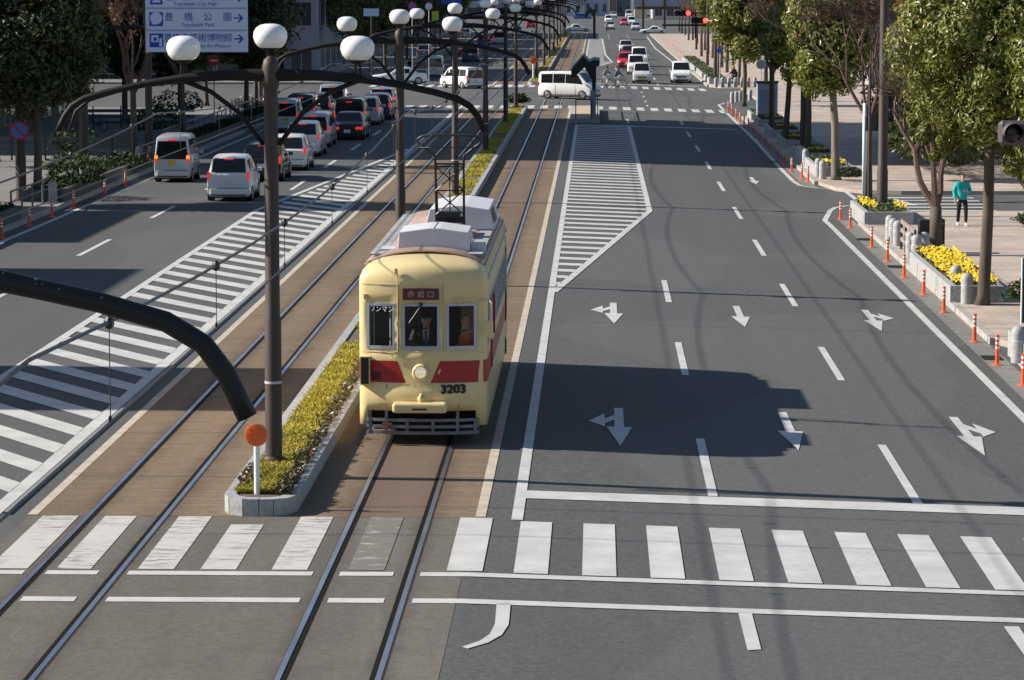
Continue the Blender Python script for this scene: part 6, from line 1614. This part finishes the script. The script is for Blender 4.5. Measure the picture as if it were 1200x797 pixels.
for i, (x, y, rx, ry, rz) in enumerate(((-21.6, 128, .9, 3, .5), (-23.5, 141, 1.2, 2.5, .7), (-22.6, 160, 1.2, 5, .8), (-24.5, 182, 1.4, 5, .9), (-23, 108, 1.2, 3, .6))):
    bush((x, y, .15), rx, ry, rz, int(900 * rz), .12, BUSHG, 'dark clipped shrub on the shaded left sidewalk, %s from the left picture edge' % ORD((1, 2, 3, 4, 0)[i]), R, 'dark shrubs on the left sidewalk')
def board_fence(loc, L, rz, label):
    t = thing('panel_fence', label, 'fence', loc, rz, 'fences on the left sidewalk')
    b = MB(); x = 0
    while x <= L + .01: b = MB(); b.cbox(x, 0, .6, .07, .07, 1.2); b.build('fence_post', DARKM, t); x += 1.5
    b = MB()
    for z in (.3, .62, .94): b.box(0, L, -.03, .03, z - .09, z + .09)
    b.build('boards', mat('fence_grey', (.10, .10, .105), .7), t)
board_fence((-19.75, 92, .15), 10.5, pi / 2, 'dark barred fence at the left picture edge above the kerb planter')
board_fence((-29, 139, .15), 9, 0, 'grey fence in the shade behind the left brown poles')
board_fence((-29, 171, .15), 7, .1, 'grey fence in the shade under the direction sign')
# ================================================================ buildings
WGL = mat('window_glass', (.03, .04, .055), .06, spec=.7); WFR = mat('window_frame', (.30, .31, .33), .5, .4)
BN = 0
def building(x0, x1, y0, y1, h, col, label, floors, faces='FR', bays=6, group=None, win=(.62, .55), ground=None, sign=None, rough=.8, roofcol=(.2, .2, .2), zb=-.2, maxw=96):
    t = thing('building', label, 'building', ((x0 + x1) / 2, (y0 + y1) / 2, zb), 0, group)
    hx, hy = (x1 - x0) / 2, (y1 - y0) / 2
    m = mat('wall_%.2f_%.2f_%.2f' % col, col, rough, var=.08, scale=.4, bump=.05)
    b = MB(); b.box(-hx, hx, -hy, hy, 0, h); b.build('wall', m, t)
    b = MB(); b.box(-hx - .12, hx + .12, -hy - .12, hy + .12, h + .002, h + .5); b.build('parapet', mat('parapet_%.2f' % roofcol[0], roofcol, .8), t)
    fh = h / floors; cnt = 0; me = {}; 
    def face(n, length, place, key):
        nonlocal cnt
        for f in range(floors):
            for k in range(n):
                if cnt >= maxw: return
                w_ = length / n * win[0]; hh = fh * win[1]; c = -length / 2 + length / n * (k + .5); z = fh * f + fh * (.5 if f else .48)
                kk = (round(w_, 2), round(hh, 2), key)
                if kk not in me:
                    b = MB(); q = .07
                    if key in 'FB': 
                        s = -1 if key == 'F' else 1
                        for (a, e, g_, i_) in ((-w_ / 2, w_ / 2, -hh / 2, -hh / 2 + q), (-w_ / 2, w_ / 2, hh / 2 - q, hh / 2), (-w_ / 2, -w_ / 2 + q, -hh / 2 + q, hh / 2 - q), (w_ / 2 - q, w_ / 2, -hh / 2 + q, hh / 2 - q), (-q / 2, q / 2, -hh / 2 + q, hh / 2 - q)): b.box(a, e, min(0, s * .08), max(0, s * .08), g_, i_)
                        o = b.build('window', WFR, t); g2 = MB(); g2.quad((-w_ / 2 + .01, s * .04, -hh / 2 + .01), (w_ / 2 - .01, s * .04, -hh / 2 + .01), (w_ / 2 - .01, s * .04, hh / 2 - .01), (-w_ / 2 + .01, s * .04, hh / 2 - .01)); p = g2.build('pane', WGL, o)
                    else:
                        s = 1 if key == 'R' else -1
                        for (a, e, g_, i_) in ((-w_ / 2, w_ / 2, -hh / 2, -hh / 2 + q), (-w_ / 2, w_ / 2, hh / 2 - q, hh / 2), (-w_ / 2, -w_ / 2 + q, -hh / 2 + q, hh / 2 - q), (w_ / 2 - q, w_ / 2, -hh / 2 + q, hh / 2 - q), (-q / 2, q / 2, -hh / 2 + q, hh / 2 - q)): b.box(min(0, s * .08), max(0, s * .08), a, e, g_, i_)
                        o = b.build('window', WFR, t); g2 = MB(); g2.quad((s * .04, -w_ / 2 + .01, -hh / 2 + .01), (s * .04, w_ / 2 - .01, -hh / 2 + .01), (s * .04, w_ / 2 - .01, hh / 2 - .01), (s * .04, -w_ / 2 + .01, hh / 2 - .01)); p = g2.build('pane', WGL, o)
                    me[kk] = o
                else:
                    src = me[kk]; o = src.copy(); C.objects.link(o); o.parent = t; p = src.children[0].copy(); C.objects.link(p); p.parent = o
                o.location = place(c, z); cnt += 1
    if 'F' in faces: face(bays, 2 * hx, lambda c, z: (c, -hy, z), 'F')
    if 'R' in faces: face(max(2, int(hy * 2 / 5)), 2 * hy, lambda c, z: (hx, c, z), 'R')
    if 'L' in faces: face(max(2, int(hy * 2 / 5)), 2 * hy, lambda c, z: (-hx, c, z), 'L')
    return t
# left row (casts the shade over the street)
building(-46, -33.5, 22, 44, 8, (.42, .40, .37), 'low cream building left of the near crossing', 2, 'R')
building(-45, -33, 59.5, 65.8, 16.6, (.38, .36, .34), 'slim tall block out of picture left of the hatching, added for its shadow', 5, 'R')  # added outside the view, footprint and height sized to its shadow band
building(-45, -31.5, 81, 88, 11.2, (.45, .43, .40), 'unseen block beside the left street, added to shade the left lanes', 3, 'R')  # unseen, added to cast another band of shade over the left lanes
building(-50, -32, 97, 110.5, 9.5, (.16, .14, .13), 'brownish building behind the left edge trees', 3, 'FR')
building(-60, -31, 146, 190, 37, (.12, .11, .105), 'tall dark building shading the queue of cars', 10, 'FR', bays=5)
building(-64, -27, 264, 300, 14, (.075, .066, .062), 'dark brown corner building beyond the left crossing', 4, 'FR', bays=9, maxw=100)
building(-27 + .5, -23.5, 266, 300, 11.5, (.22, .25, .31), 'pale blue grey column fronted shop at the far left corner', 3, 'FR', bays=1)
building(-52, -26, 303, 345, 9, (.15, .14, .135), 'grey brown building along the far left street', 2, 'FR')
building(-52, -25, 350, 400, 13, (.20, .19, .19), 'grey building farther along the left street', 3, 'FR')
building(-52, -24.5, 405, 470, 10, (.30, .28, .27), 'low dark building near the second crossing on the left', 3, 'FR')
building(-52, -25, 478, 540, 15, (.36, .36, .38), 'grey office building at the second crossing on the left', 4, 'FR')
# right row
building(27, 60, 128, 178, 10, (.30, .28, .26), 'brown building behind the dark hedge on the right', 3, 'FL')
b0 = building(22.5, 60, 258, 310, 12, (.33, .32, .33), 'grey building with an orange shop front on the right', 3, 'FL', bays=7)
b = MB(); b.box(-17.5, -8, -26.3, -26.01, 6.0, 9.2); b.build('orange_fascia', mat('orange_fascia', (.75, .28, .03), .5), b0)
building(24, 60, 315, 400, 9, (.42, .38, .34), 'beige building along the far right plaza', 2, 'FL')
building(22, 60, 405, 520, 12, (.36, .34, .33), 'brownish grey building in the far right tree row', 3, 'FL')
# second crossing and far end of the street
BLUEW = (.40, .46, .58)
FARB = [(-30, -22, 880, 16, (.45, .44, .43), 'grey far building left of the pale tower'), (-22, -12.5, 900, 22, (.30, .31, .34), 'dark grey far building at the left end of the vista'), (-11.8, -4.2, 880, 20, (.66, .66, .66), 'white far building with dark windows above the blue car'),
        (-3.8, 3.2, 880, 24, BLUEW, 'pale blue panelled building at the end of the street'), (3.6, 5.4, 880, 18, (.26, .17, .16), 'thin dark red brown building at the end of the street'), (5.7, 9.4, 890, 18, (.34, .35, .40), 'narrow blue grey building at the end of the street')]
for x0, x1, y, h, c_, l in FARB: building(x0, x1, y, y + 30, h, c_, l, 5, 'F', bays=2 if x1 - x0 < 6 else 3, win=(.4, .5))
tb = building(9.9, 13.2, 840, 850, 16, (.62, .56, .42), 'beige narrow tower with a dark emblem at the end of the street', 1, '', bays=1)
text('emblem', '本', 2.4, DARKM, tb, Matrix.Translation((0, -5.05, 7.2)) @ FACE, ext=.05)
building(-90, -31, 870, 900, 20, (.33, .33, .34), 'wide grey far building on the left of the vista', 6, 'F', bays=10)
building(14, 26, 800, 830, 14, (.40, .40, .42), 'far grey building right of the beige tower', 4, 'F', bays=4)
building(28, 120, 780, 830, 18, (.33, .32, .33), 'far brown grey building at the right of the vista', 5, 'F', bays=10)
# covered footbridge panel over the far right road
Yb = 560
a, c = at(742, 16, Yb), at(812, -6, Yb)
t = thing('footbridge', 'blue grey footbridge with a dark red beam high over the far road', 'bridge', (a.x, Yb, 0))
w_ = c.x - a.x + 14
b = MB(); b.box(0, w_, 0, 3.0, a.z + .75, c.z + 1.2); b.build('side_panel', mat('bridge_panel', (.34, .37, .45), .6, var=.06, scale=.5), t)
b = MB(); b.box(.6, w_, -.15, -.01, at(750, 11, Yb).z, at(750, 8, Yb).z); b.build('beam', mat('bridge_red', (.12, .055, .05), .6), t)
b = MB()
for x in (1.6, 5.4, w_ - .6): b.box(x, x + .35, -.4, -.16, -.3, c.z + 1)
b.build('bridge_posts', mat('bridge_red', (.12, .055, .05), .6), t)
# far wooded hill closing the vista
b = MB(); rnd = random.Random(3); n = 60
for k in range(n + 1):
    x = -700 + 1400 * k / n; z = 34 + 10 * math.sin(k * .7) + 6 * math.sin(k * 1.9)
    b.v += [(x, 1500, -1), (x, 1580, z), (x, 1700, z + 12)]
for k in range(n):
    for j in range(2): b.f.append((k * 3 + j, k * 3 + 3 + j, k * 3 + 4 + j, k * 3 + 1 + j))
struct(b.build('hills', mat('hill_green', (.10, .13, .14), .9, var=.2, scale=.05)), 'low blue green hills behind the far buildings', 'hills')
